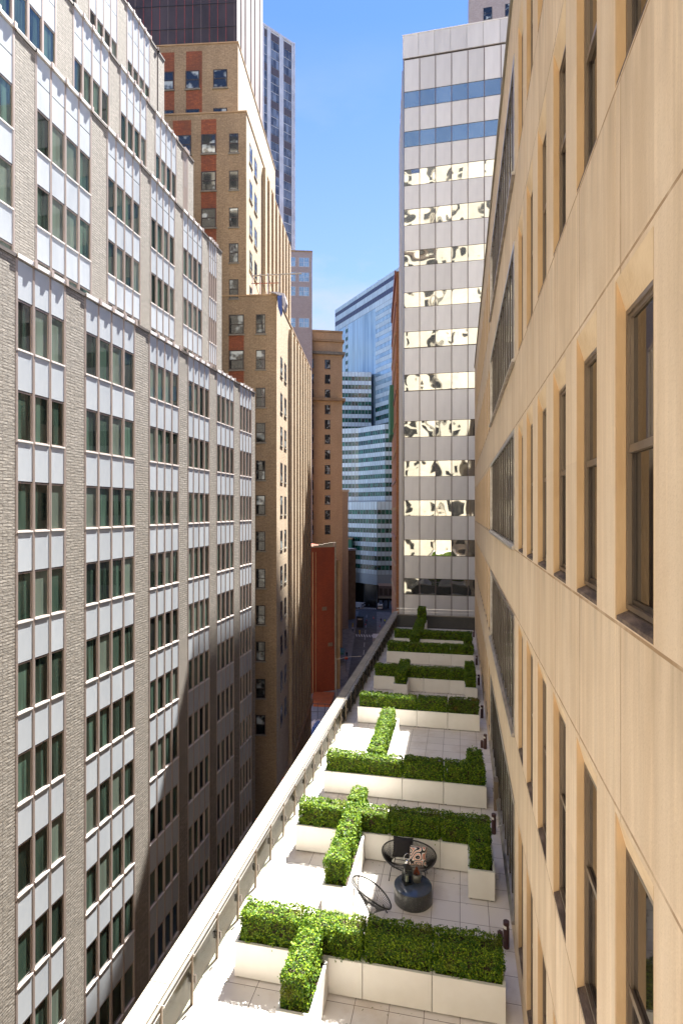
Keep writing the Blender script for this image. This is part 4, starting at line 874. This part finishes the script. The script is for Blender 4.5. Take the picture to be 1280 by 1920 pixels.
leg(-3.1, -2.45, 35.3, 36.398, 'white planter stub in front of the farthest row', [(35.4, 36.35, 'browned hedge stub in front of the farthest row', 1.22)])
leg(.2, .8, 35.6, 36.398, 'white planter stub beside the wall in front of the farthest row', [(35.7, 36.3, 'hedge stub beside the wall in front of the farthest row', 1.25)])
leg(-3.1, -2.4, 37.022, 40.6, 'long white planter running behind the farthest row', [(37.05, 40.5, 'long hedge running back from the farthest row', 1.22)])
leg(-3.1, -2.4, 41.4, 42.8, 'white planter against the end wall of the terrace', [(41.5, 42.7, 'tall hedge block against the end wall of the terrace', 1.75)])
n = 420; V = []
for i in range(n):
    yy = random.choice(ROWS)[0] - abs(random.gauss(0, .35)) - .01 if random.random() < .7 else random.uniform(8, 42); xx = random.uniform(-4.7, 1.0); a_ = random.uniform(0, 6.28); s_ = random.uniform(.008, .02)
    V += [(xx + s_ * cos(a_), yy + s_ * sin(a_), TZ + .006), (xx - s_ * .5 * sin(a_), yy + s_ * .5 * cos(a_), TZ + .012), (xx - s_ * cos(a_), yy - s_ * sin(a_), TZ + .006), (xx + s_ * .5 * sin(a_), yy - s_ * .5 * cos(a_), TZ + .012)]
me = bpy.data.meshes.new('leaf_litter'); me.from_pydata(V, [], [tuple(range(4 * i, 4 * i + 4)) for i in range(n)]); me.materials.append(M['leaf_worn']); o = bpy.data.objects.new('leaf_litter', me); C.objects.link(o); o['kind'] = 'stuff'
# ------------------------------------------------------------------ bollard lights
BLAB = ['beside the wall end of the nearest hedge row', 'behind the wall end of the second hedge row', 'on open paving between the third and fourth rows', 'behind the wall end of the fourth row', 'behind the wall end of the fifth row', 'beside the wall end of the sixth row', 'near the far end of the terrace']
for i, (x, y) in enumerate([(.93, 11.97), (.92, 16.13), (.93, 21.8), (.93, 25.0), (.94, 29.65), (.95, 33.5), (.95, 40.8)]):
    t = thing('bollard_light', f'dark oxblood bollard light {BLAB[i]}', 'bollard light', (x, y, TZ), 0, 'bollard lights along the limestone wall')
    b = MB(); b.lathe([(.062, 0), (.062, .40), (.055, .401), (.055, .47), (.062, .471), (.062, .54)], 0, 0, 'bollard', 20); b.build('post', t)
    b = MB(); b.prism([(-.05, -.045), (.0, -.064), (-.064, .0)], 'z', .405, .467, 'lens'); b.build('lens', t)
    if i in (0, 2): b = MB(); b.box(-.17, -.065, .02, .12, .0, .24, 'bollard'); b.lathe([(.05, .24), (.03, .28)], -.12, .07, 'bollard', 10); b.build('junction_box', t)
# ------------------------------------------------------------------ seating group
def rim_chair(name, label, cat, loc, rz, a, cb, tilt, zc, inner, legs, n=120):
    """string lounge seat: an oval rim leaning back, a small inner ring and straight cords between them"""
    t = thing(name, label, cat, loc, rz); N = 48
    def rimp(th):
        x = a * cos(th); s = sin(th); yv = cb * s
        return Vector((x, yv * cos(tilt) , zc + yv * sin(tilt) + .05 * cos(th) ** 2))
    R_ = [rimp(2 * pi * i / N) for i in range(N)]
    b = MB(); b.tube(R_, .017, 'iron', 7, closed=True); b.build('rim', t, True)
    ia, ib, iy, iz, seg = inner
    def inp(th): return Vector((ia * cos(th), iy + ib * sin(th), iz + (.0 if sin(th) < 0 else .10 * sin(th))))
    I_ = [inp(2 * pi * i / N) for i in range(N)]
    b = MB(); b.tube(I_, .008, 'iron', 6, closed=True); b.build('inner_ring', t, True)
    b = MB()
    for i in range(n):
        th = 2 * pi * (i + .5) / n; b.tube([rimp(th), inp(th)], .0055, 'iron', 4)
    b.build('cords', t)
    for (p, q) in legs:
        b = MB(); b.tube([p, q], .012, 'iron', 6); b.tube([Vector(q) + Vector((0, 0, .012)), q], .013, 'iron', 6); b.build('leg', t)
    return t
lz = .0
ls = rim_chair('wire_loveseat', 'black string loveseat with oval rim in front of the second hedge row', 'loveseat', (-1.22, 13.72, TZ), radians(-2), .66, .34, radians(50), .56, (.44, .13, .06, .33, 0),
    [((-.40, -.18, .34), (-.46, -.20, 0)), ((.40, -.18, .34), (.46, -.20, 0)), ((-.36, .14, .36), (-.42, .30, 0)), ((.36, .14, .36), (.42, .30, 0))])
b = MB(); b.tube([(-.40, -.18, .34), (-.36, .14, .34), (.36, .14, .34), (.40, -.18, .34)], .008, 'iron', 6, closed=True); b.build('seat_frame', ls)
lc = rim_chair('wire_lounge_chair', 'black string lounge chair facing the round table from the left', 'lounge chair', (-1.90, 12.16, TZ), radians(88), .27, .50, radians(30), .60, (.13, .10, .0, .22, 0),
    [((-.20, -.22, .24), (-.30, -.30, 0)), ((.20, -.22, .24), (.30, -.30, 0)), ((-.24, .34, .80), (-.30, .36, 0)), ((.24, .34, .80), (.30, .36, 0))], 64)
b = MB(); b.tube([(-.27, -.28, .12), (.27, -.28, .12), (.29, .35, .12), (-.29, .35, .12)], .007, 'iron', 6, closed=True); b.build('leg_frame', lc)
tb_ = thing('round_coffee_table', 'low dark terrazzo drum table in the middle of the seating group', 'table', (-1.06, 12.99, TZ))
b = MB(); b.lathe([(.425, .0), (.435, .012), (.435, .335), (.43, .34)], 0, 0, 'terrazzo', 56); b.build('drum', tb_, True)
b = MB(); b.lathe([(.0, .3415), (.424, .3415), (.432, .346), (.432, .352), (.426, .357), (.0, .357)], 0, 0, 'terrazzo_top', 56, cap=False); b.build('top', tb_)
for o in tb_.children: o.data.polygons.foreach_set('use_smooth', [len(p.vertices) == 4 for p in o.data.polygons])
lt = thing('lantern', 'tall steel and glass lantern standing on the round table', 'lantern', (-1.20, 13.02, TZ + .358), radians(28))
b = MB(); s = .085
b.box(-s - .01, s + .01, -s - .01, s + .01, 0, .03, 'iron')
for x in (-s, s):
    for y in (-s, s): b.box(x - .008, x + .008, y - .008, y + .008, .03, .36, 'iron')
b.box(-s - .01, s + .01, -s - .01, s + .01, .36, .375, 'iron'); b.build('frame', lt)
b = MB(); b.v += [(-.095, -.095, .376), (.095, -.095, .376), (.095, .095, .376), (-.095, .095, .376), (-.03, -.03, .43), (.03, -.03, .43), (.03, .03, .43), (-.03, .03, .43)]
for f in ((0, 1, 5, 4), (1, 2, 6, 5), (2, 3, 7, 6), (3, 0, 4, 7), (4, 5, 6, 7), (3, 2, 1, 0)): b.f.append(f); b.m.append(b.mi('iron'))
b.build('roof', lt)
b = MB(); b.lathe([(.02, .431), (.045, .45), (.055, .48), (.04, .515), (.012, .53)], 0, 0, 'silver', 16); b.tube([(.075 * cos(t), 0, .60 + .075 * sin(t)) for t in np.linspace(0, 2 * pi, 22)[:-1]], .007, 'silver', 6, closed=True); b.build('handle', lt, True)
b = MB()
for sx in (-1, 1): b.box(sx * s - .002, sx * s + .002, -s + .009, s - .009, .031, .359, 'clear'); b.box(-s + .009, s - .009, sx * s - .002, sx * s + .002, .031, .359, 'clear')
b.build('pane', lt)
b = MB(); b.lathe([(.035, .031), (.035, .17), (.03, .172)], 0, 0, 'white', 16); b.tube([(0, 0, .172), (0, 0, .19)], .002, 'iron', 4); b.build('candle', lt)
pt = thing('flower_pot', 'small grey green pot with a rust brown cone shaped plant on the round table', 'plant pot', (-.985, 13.10, TZ + .358))
b = MB(); b.lathe([(.06, 0), (.085, .02), (.115, .12), (.12, .20), (.105, .20), (.10, .17), (.0, .165)], 0, 0, 'pot', 24, cap=False); b.build('pot', pt, True)
b = MB(); b.lathe([(.0, .166), (.10, .166)], 0, 0, 'soil', 16, cap=False); b.build('soil', pt)
b = MB()
for k in range(90):
    f = k / 90; r_ = .06 * (1 - f) + .008; t_ = k * 2.4; z = .17 + .16 * f; c_, s_ = cos(t_), sin(t_)
    b.face([(r_ * .3 * c_, r_ * .3 * s_, z), (r_ * c_ - .014 * s_, r_ * s_ + .014 * c_, z + .01), (r_ * 1.25 * c_, r_ * 1.25 * s_, z + .035), (r_ * c_ + .014 * s_, r_ * s_ - .014 * c_, z + .01)], 'pine')
b.build('plant', pt)
def cushion(name, label, m, loc, rot, w_=.44, h_=.40):
    n = 14; V = []; 
    b = MB()
    def P(i, j, sgn):
        u, v = i / n * 2 - 1, j / n * 2 - 1; puff = max(0, (1 - u ** 4) * (1 - v ** 4)) ** .6; pin = 1 - .07 * (1 - abs(u)) * 0 - .06 * (1 - u * u) * abs(v) ** 3
        x = u * w_ / 2 * (1 - .07 * (1 - v * v)); z = v * h_ / 2 * (1 - .07 * (1 - u * u)); return (x, sgn * .085 * puff, z)
    for sgn in (-1, 1):
        for i in range(n):
            for j in range(n):
                q = [P(i, j, sgn), P(i + 1, j, sgn), P(i + 1, j + 1, sgn), P(i, j + 1, sgn)]; b.face(q if sgn < 0 else q[::-1], m)
    me = b.mesh(name, True); bm = bmesh.new(); bm.from_mesh(me); bmesh.ops.remove_doubles(bm, verts=bm.verts, dist=1e-5); bm.to_mesh(me); bm.free()
    o = bpy.data.objects.new(name, me); C.objects.link(o); o.location = loc; o.rotation_euler = rot; return tag(o, label, 'cushion')
cushion('cushion', 'plain black square cushion leaning on the left of the loveseat', 'cushion_black', (-1.38, 13.86, TZ + .66), (radians(-28), radians(2), radians(3)), .50, .46)
cushion('cushion', 'maze patterned black and terracotta cushion leaning on the loveseat', 'maze', (-1.00, 13.72, TZ + .58), (radians(-34), radians(-4), radians(-6)), .43, .43)
# ------------------------------------------------------------------ small fittings
for (y, lab) in ((8.9, 'small chrome hose tap low on the limestone wall near the viewer'), (15.2, 'small chrome hose tap on the wall beside the ribbon window')):
    t = thing('wall_tap', lab, 'tap', (RX, y, TZ + (.45 if y < 10 else .75))); b = MB(); b.tube([(0, 0, 0), (-.09, 0, 0), (-.11, 0, -.06)], .014, 'silver', 8); b.tube([(-.06, -.04, .04), (-.06, .04, .04)], .01, 'silver', 6); b.tube([(-.06, 0, 0), (-.06, 0, .04)], .008, 'silver', 6); b.build('spout', t)
t = thing('wall_bracket', 'weathered bronze bracket box fixed to the wall base by the ribbon window', 'bracket', (RX, 16.9, TZ + .3)); b = MB(); b.box(-.13, -.001, -.15, .15, 0, .85, 'bronze'); b.box(-.17, -.131, -.05, .05, .5, .58, 'silver'); b.build('box', t, bevel=.01)
# ------------------------------------------------------------------ vehicles in the street
def wheel(parent, x, y, r=.34, w_=.22):
    b = MB(); n = 18
    prof = [(r * .6, -w_ / 2), (r * .92, -w_ / 2), (r, -w_ * .3), (r, w_ * .3), (r * .92, w_ / 2), (r * .6, w_ / 2)]
    i0 = len(b.v)
    b.lathe(prof, 0, 0, 'tyre', n); b.v = [(z, px_, py_ + r) for px_, py_, z in b.v]; o = b.build('wheel', parent, loc=(x, y, 0)); return o
def car(label, x, y, rz, paint, kind='sedan', cat='car'):
    t = thing({'sedan': 'parked_car', 'suv': 'parked_car', 'van': 'parked_van', 'truck': 'box_truck'}[kind], label, cat, (x, y, GZ + .01), rz)
    S_ = dict(sedan=(1.8, 4.6, [(-2.3, .35), (-2.3, .85), (-1.9, .95), (-1.2, 1.42), (.5, 1.45), (1.2, .98), (2.1, .85), (2.3, .6), (2.3, .35)]), suv=(1.9, 4.8, [(-2.4, .4), (-2.4, 1.0), (-2.2, 1.7), (.7, 1.75), (1.4, 1.1), (2.3, .95), (2.4, .7), (2.4, .4)]), van=(2.0, 5.4, [(-2.7, .4), (-2.7, 2.2), (-2.5, 2.3), (1.3, 2.3), (1.9, 1.3), (2.6, 1.1), (2.7, .7), (2.7, .4)]), truck=(2.3, 7, [(-1.6 + 3.4, .5), (-1.6 + 3.4, 2.3), (2.9, 2.3), (3.3, 1.4), (3.5, 1.2), (3.5, .5)]))[kind]
    w_, l_, prof = S_; b = MB(); b.prism(prof, 'x', -w_ / 2, w_ / 2, paint); b.build('body', t, bevel=.07)
    b = MB(); yz = prof
    zt = max(p[1] for p in prof); zl = {'sedan': .98, 'suv': 1.12, 'van': 1.4, 'truck': 1.45}[kind]
    ys0 = {'sedan': (-1.6, .75), 'suv': (-2.1, .85), 'van': (.2, 1.45), 'truck': (2.0, 2.95)}[kind]
    for sx in (-1, 1): b.box(sx * w_ / 2 - .01, sx * w_ / 2 + .012, ys0[0], ys0[1], zl, zt - .14, 'car_glass')
    b.build('side_window', t); b = MB(); q = dict(sedan=((.55, 1.43), (1.17, 1.02)), suv=((.74, 1.71), (1.36, 1.15)), van=((1.34, 2.23), (1.86, 1.38)), truck=((2.93, 2.23), (3.27, 1.48)))[kind]
    h = w_ / 2 - .12; b.face([(-h, q[0][0] + .03, q[0][1]), (-h, q[1][0] + .03, q[1][1]), (h, q[1][0] + .03, q[1][1]), (h, q[0][0] + .03, q[0][1])], 'car_glass'); b.build('windscreen', t)
    if kind in ('suv', 'van', 'sedan'):
        b = MB(); yb = -l_ / 2; zb_ = {'sedan': 1.0, 'suv': 1.1, 'van': 1.35}[kind]
        b.box(-h, h, yb - .015 if kind != 'sedan' else -1.75, yb + .3 if kind != 'sedan' else -1.6, zb_, zb_ + .35, 'car_glass'); b.build('rear_window', t)
        for sx in (-1, 1): b = MB(); b.box(sx * (w_ / 2 - .3), sx * (w_ / 2 - .05), yb - .02, yb + .02, .75, .95, 'lamp_red'); b.build('tail_lamp', t); b = MB(); b.box(sx * (w_ / 2 - .35), sx * (w_ / 2 - .08), l_ / 2 - .03, l_ / 2 + .015, .62, .78, 'lens'); b.build('headlight', t)
    if kind == 'truck': b = MB(); b.box(-1.2, 1.2, -3.5, 1.7, .9, 3.3, 'car_white'); b.box(-1.1, 1.1, -3.53, -3.501, 1.0, 3.2, 'white_cloth'); b.build('cargo_box', t); b = MB(); b.box(-.5, .5, -3.3, 1.9, .5, .89, 'dark_metal'); b.build('chassis', t)
    for sx in (-1, 1):
        for yy in (-l_ * .3, l_ * .3): wheel(t, sx * (w_ / 2 - .08), yy)
    return t
def gp(u, v):
    d = -GZ * F / (v - 957); x, y, _ = at(u, d); return x, y
x, y = gp(669, 1140); car('white van parked side on near the awning at the street end', x, y, radians(70), 'car_white', 'van', 'van')
x, y = gp(684, 1137); car('silver car parked beside the white van at the street end', x, y, radians(95), 'car_silver', 'suv')
x, y = gp(713, 1142); car('white van with its rear doors to the viewer in the crossing', x, y, radians(4), 'car_white', 'van', 'van')
x, y = gp(722, 1128); car('red car standing in front of the building entrance', x, y, radians(80), 'car_red', 'sedan')
x, y = gp(732, 1128); car('dark car standing beside the red car', x, y, radians(85), 'car_dark', 'suv')
x, y = gp(706, 1212); car('white box truck half hidden behind the terrace parapet', x, y, BEND, 'car_white', 'truck', 'truck')
x, y = gp(599, 1290); car('blue and white car parked under the rust red wall', x, y, radians(98), 'car_silver', 'sedan')
# ------------------------------------------------------------------ people
def person(label, x, y, rz, top, leg_='cloth_dark', stride=.2):
    me = bpy.data.meshes.new('person'); J = dict(pel=(0, 0, .95), che=(0, 0, 1.35), nec=(0, 0, 1.52), hea=(0, .01, 1.64), top=(0, 0, 1.76), hl=(-.1, 0, .9), hr=(.1, 0, .9), kl=(-.11, stride * .6, .5), kr=(.11, -stride * .2, .5), al=(-.11, stride, .08), ar=(.11, -stride, .1), fl=(-.11, stride + .16, .04), fr=(.11, -stride + .16, .04), sl=(-.2, 0, 1.45), sr=(.2, 0, 1.45), el=(-.27, -.04, 1.17), er=(.27, .02, 1.17), wl=(-.26, .12, .95), wr=(.26, .16, .95))
    K = list(J); E = [('pel', 'che'), ('che', 'nec'), ('nec', 'hea'), ('hea', 'top'), ('pel', 'hl'), ('pel', 'hr'), ('hl', 'kl'), ('hr', 'kr'), ('kl', 'al'), ('kr', 'ar'), ('al', 'fl'), ('ar', 'fr'), ('che', 'sl'), ('che', 'sr'), ('sl', 'el'), ('sr', 'er'), ('el', 'wl'), ('er', 'wr')]
    me.from_pydata([J[k] for k in K], [(K.index(a), K.index(c)) for a, c in E], []); o = bpy.data.objects.new('person', me); C.objects.link(o)
    m = o.modifiers.new('skin', 'SKIN'); me.skin_vertices[0].data
    R = dict(pel=(.17, .12), che=(.18, .13), nec=(.06, .06), hea=(.1, .11), top=(.07, .08), hl=(.1, .1), hr=(.1, .1), kl=(.065, .065), kr=(.065, .065), al=(.045, .05), ar=(.045, .05), fl=(.04, .03), fr=(.04, .03), sl=(.07, .07), sr=(.07, .07), el=(.05, .05), er=(.05, .05), wl=(.035, .035), wr=(.035, .035))
    for i, k in enumerate(K): me.skin_vertices[0].data[i].radius = R[k]
    me.skin_vertices[0].data[0].use_root = True; sb = o.modifiers.new('sub', 'SUBSURF'); sb.levels = 1; sb.render_levels = 1
    dg = bpy.context.evaluated_depsgraph_get(); m2 = bpy.data.meshes.new_from_object(o.evaluated_get(dg)); o.modifiers.clear(); o.data = m2
    m2.materials.clear()
    for q in (top, leg_, 'skin', 'cloth_dark'): m2.materials.append(M[q])
    for p in m2.polygons: z = p.center.z; p.material_index = 2 if z > 1.53 and z < 1.70 else 3 if z >= 1.70 or z < .1 else 0 if z > .92 else 1; p.use_smooth = True
    o.location = (x, y, GZ + .16 if 0 else GZ + .02); o.rotation_euler = (0, 0, rz); return tag(o, label, 'person')
x, y = gp(650, 1234); person('person in dark clothes walking on the left pavement', x, y, 2.8, 'cloth_dark'); bpy.context.view_layer.objects[-1]
x, y = gp(721, 1170); person('person in a yellow high visibility jacket near the terrace corner', x, y, .3, 'hi_vis')
x, y = gp(691, 1140); person('person crossing the street between the vans', x, y, 1.5, 'teal')
x, y = gp(687, 1170); person('person in a red top standing in the roadway', x, y, 1.0, 'car_red')
x, y = gp(661, 1185); person('person on the pavement beside the lamp posts', x, y, .4, 'white_cloth')
x, y = gp(714, 1168); person('person in black beside the yellow jacketed worker', x, y, .4, 'cloth_dark', stride=.1)
# ------------------------------------------------------------------ street furniture
def lamp(label, u, v, h, arm, rz):
    x, y = gp(u, v); t = thing('street_lamp', label, 'street lamp', (x, y, GZ), rz, 'street lamps')
    b = MB(); b.lathe([(.16, 0), (.16, .5), (.09, .8), (.07, h)], 0, 0, 'lamp_metal', 10); b.build('post', t); b = MB(); b.tube([(0, 0, h - .2), (arm * .5, 0, h + .35), (arm, 0, h + .45)], .05, 'lamp_metal', 6); b.build('arm', t)
    b = MB(); b.prism([(arm - .1, h + .4), (arm + .7, h + .44), (arm + .6, h + .56), (arm, h + .56)], 'y', -.14, .14, 'lamp_metal'); b.build('lamp_head', t)
lamp('street lamp with a long curved arm near the rust red wall', 630.5, 1310, 8.5, 4.6, .2)
lamp('street lamp beside the pavement people', 666, 1190, 8.0, 2.2, .3)
lamp('street lamp at the far corner entrance', 717, 1132, 9.0, 2.5, 3.0)
x, y = gp(649, 1262); t = thing('street_sign', 'thin sign post with a small red sign on the left pavement', 'sign', (x, y, GZ + .15), 0); b = MB(); b.tube([(0, 0, 0), (0, 0, 4.0)], .05, 'dark_metal', 6); b.build('post', t); b = MB(); b.box(-.4, .4, -.08, -.052, 3.2, 3.9, 'sign_red'); b.build('plate', t)
x, y = gp(675, 1176); t = thing('newspaper_kiosk', 'tall black kiosk box standing in the street end', 'kiosk', (x, y, GZ), .1); b = MB(); b.box(-1.1, 1.1, -.8, .8, 0, 3.4, 'dark_metal'); b.box(-1.25, 1.25, -.95, .95, 3.401, 3.6, 'car_dark'); b.build('cabin', t); b = MB(); b.box(-.7, .7, -.83, -.801, 2.6, 3.1, 'white_cloth'); b.build('panel', t)
for i, (u, v) in enumerate([(661, 1176), (687, 1124), (692, 1124), (697, 1124), (674, 1190)]):
    x, y = gp(u, v); t = thing('bollard', ['yellow steel bollard by the left building line', 'leftmost yellow bollard before the far dark base', 'middle yellow bollard before the far dark base', 'rightmost yellow bollard before the far dark base', 'yellow post beside the black kiosk'][i], 'bollard', (x, y, GZ), 0, 'yellow bollards'); b = MB(); b.lathe([(.18, 0), (.18, 1.3), (.12, 1.42), (.02, 1.47)], 0, 0, 'yellow', 12); b.build('post', t)
for i, (u, v) in enumerate([(669, 1168), (685, 1172), (712, 1176), (700, 1160)]):
    x, y = gp(u, v); t = thing('traffic_cone', ['orange traffic cone left of the kiosk', 'orange traffic cone by the person in red', 'orange traffic cone close to the terrace parapet', 'orange traffic cone in the middle of the roadway'][i], 'traffic cone', (x, y, GZ), 0, 'traffic cones'); b = MB(); b.lathe([(.3, 0), (.3, .04), (.22, .05), (.14, .4), (.1, .55), (.04, .9)], 0, 0, 'sign_red', 12); b.build('cone', t)
    b = MB(); b.lathe([(.152, .4), (.112, .56)], 0, 0, 'white_cloth', 12); b.build('stripe', t)
x, y = gp(675, 1112); t = thing('awning', 'pale blue entrance awning at the street end', 'awning', (x, y, GZ + 3.3), .3); b = MB(); b.prism([(-3, 0), (3, 0), (3, .12), (-3, 1.1)], 'x', -2.6, 3.4, 'band_white'); b.build('canopy', t)
b = MB(); b.tube([(-2.5, -2.9, -3.3), (-2.5, -2.9, 0)], .07, 'dark_metal'); b.tube([(3.3, -2.9, -3.3), (3.3, -2.9, 0)], .07, 'dark_metal'); b.build('post', t)
x, y = gp(641, 1252); t = thing('shop_awning', 'dark teal shop awning over the left pavement', 'awning', (x - .6, y + 2, GZ + 3), BEND); b = MB(); b.prism([(-1.5, .8), (.7, 0), (.7, -.25), (-1.5, -.25)], 'y', 0, 5, 'teal'); b.build('canopy', t)
# construction yard below the rust red wall
x, y = gp(605, 1312); t = thing('steel_platform', 'orange painted steel deck sections lying under the rust red wall', 'platform', (x, y, GZ + .02), .12)
b = MB(); b.box(-2.2, 2.2, -3.2, 3, .3, .62, 'orange_steel'); b.box(-1.4, 2.0, -4.8, -3.21, .1, .5, 'orange_steel'); b.build('deck', t); b = MB()
for x_ in (-2, 2):
    for y_ in (-3, 2.8): b.box(x_ - .1, x_ + .1, y_ - .1, y_ + .1, 0, .299, 'dark_metal')
b.build('foot', t)
x, y = gp(610, 1282); t = thing('site_container', 'black site container with a yellow end post beside the rust red wall', 'container', (x, y, GZ + .02), .1); b = MB(); b.box(-2.6, 2.6, 0, 2.2, .0, 2.3, 'dark_metal'); b.build('box', t, bevel=.04); b = MB(); b.box(2.61, 3.0, -.1, .3, 0, 2.6, 'yellow'); b.build('post', t)
x, y = gp(604, 1350); t = thing('site_fence', 'thin dark steel railing around the construction yard', 'fence', (x, y, GZ), .1); b = MB()
b.tube([(-5, 0, 3.0), (6, 0, 3.0)], .05, 'dark_metal'); b.tube([(-5, 0, 1.5), (6, 0, 1.5)], .04, 'dark_metal'); b.build('rail', t)
for i in range(9): b = MB(); b.tube([(-5 + i * 1.37, 0, 0), (-5 + i * 1.37, 0, 3.1)], .05, 'dark_metal'); b.build('post', t)
def heap(name, label, u, v, w_, l_, h_, m, seed, cat='heap'):
    rr = random.Random(seed); b = MB(); n = 14; x, y = gp(u, v)
    Z = [[(h_ * (.45 + .55 * rr.random()) * max(0, 1 - (2 * i / n - 1) ** 4) * max(0, 1 - (2 * j / n - 1) ** 4)) for j in range(n + 1)] for i in range(n + 1)]
    for i in range(n):
        for j in range(n): b.face([(-w_ / 2 + w_ * a / n, -l_ / 2 + l_ * c / n, Z[a][c]) for a, c in ((i, j), (i + 1, j), (i + 1, j + 1), (i, j + 1))], m)
    o = b.build(name, loc=(x, y, GZ + .16), label=label); return tag(o, label, cat)
heap('rubble_bags', 'heap of pale plastic sacks in the construction yard', 598, 1372, 7, 4.5, 1.8, 'white_cloth', 1); heap('tarpaulin', 'crumpled blue tarpaulin beside the pale sacks', 603, 1378, 4, 3.2, 2.3, 'blue_tarp', 2, 'tarpaulin')
heap('tarpaulin', 'long blue tarpaulin lying along the kerb below the parapet', 583, 1430, 2.4, 9, 1.2, 'blue_tarp', 3, 'tarpaulin')
heap('rubble_bags', 'scattered grey debris beside the long blue tarpaulin', 590, 1405, 4, 6, 1.0, 'white_cloth', 4)
# red banner signs low on the ochre tower
for lab, X_, Y_, z0, z1, d in (('tall narrow red banner sign low on the ochre tower side wall', -1.9, -.55, -32.2, -27.4, 0), ('square red sign at the street corner of the ochre tower', .02, .9, -27.6, -25.4, 1)):
    t = thing('banner_sign', lab, 'sign', (-16.1, 48, 0), BEND); b = MB()
    if d: b.box(.05, .25, Y_, Y_ + 2.2, z0, z1, 'sign_red')
    else: b.box(X_, X_ + .45, -.8, -.6, z0, z1, 'sign_red')
    b.build('board', t); b = MB(); b.tube([(X_ + .1, -.6 if not d else Y_ + 1, z1 - .4), (X_ + .1, .0 if not d else Y_ + 1, z1 - .4)], .05, 'dark_metal'); b.build('bracket', t)
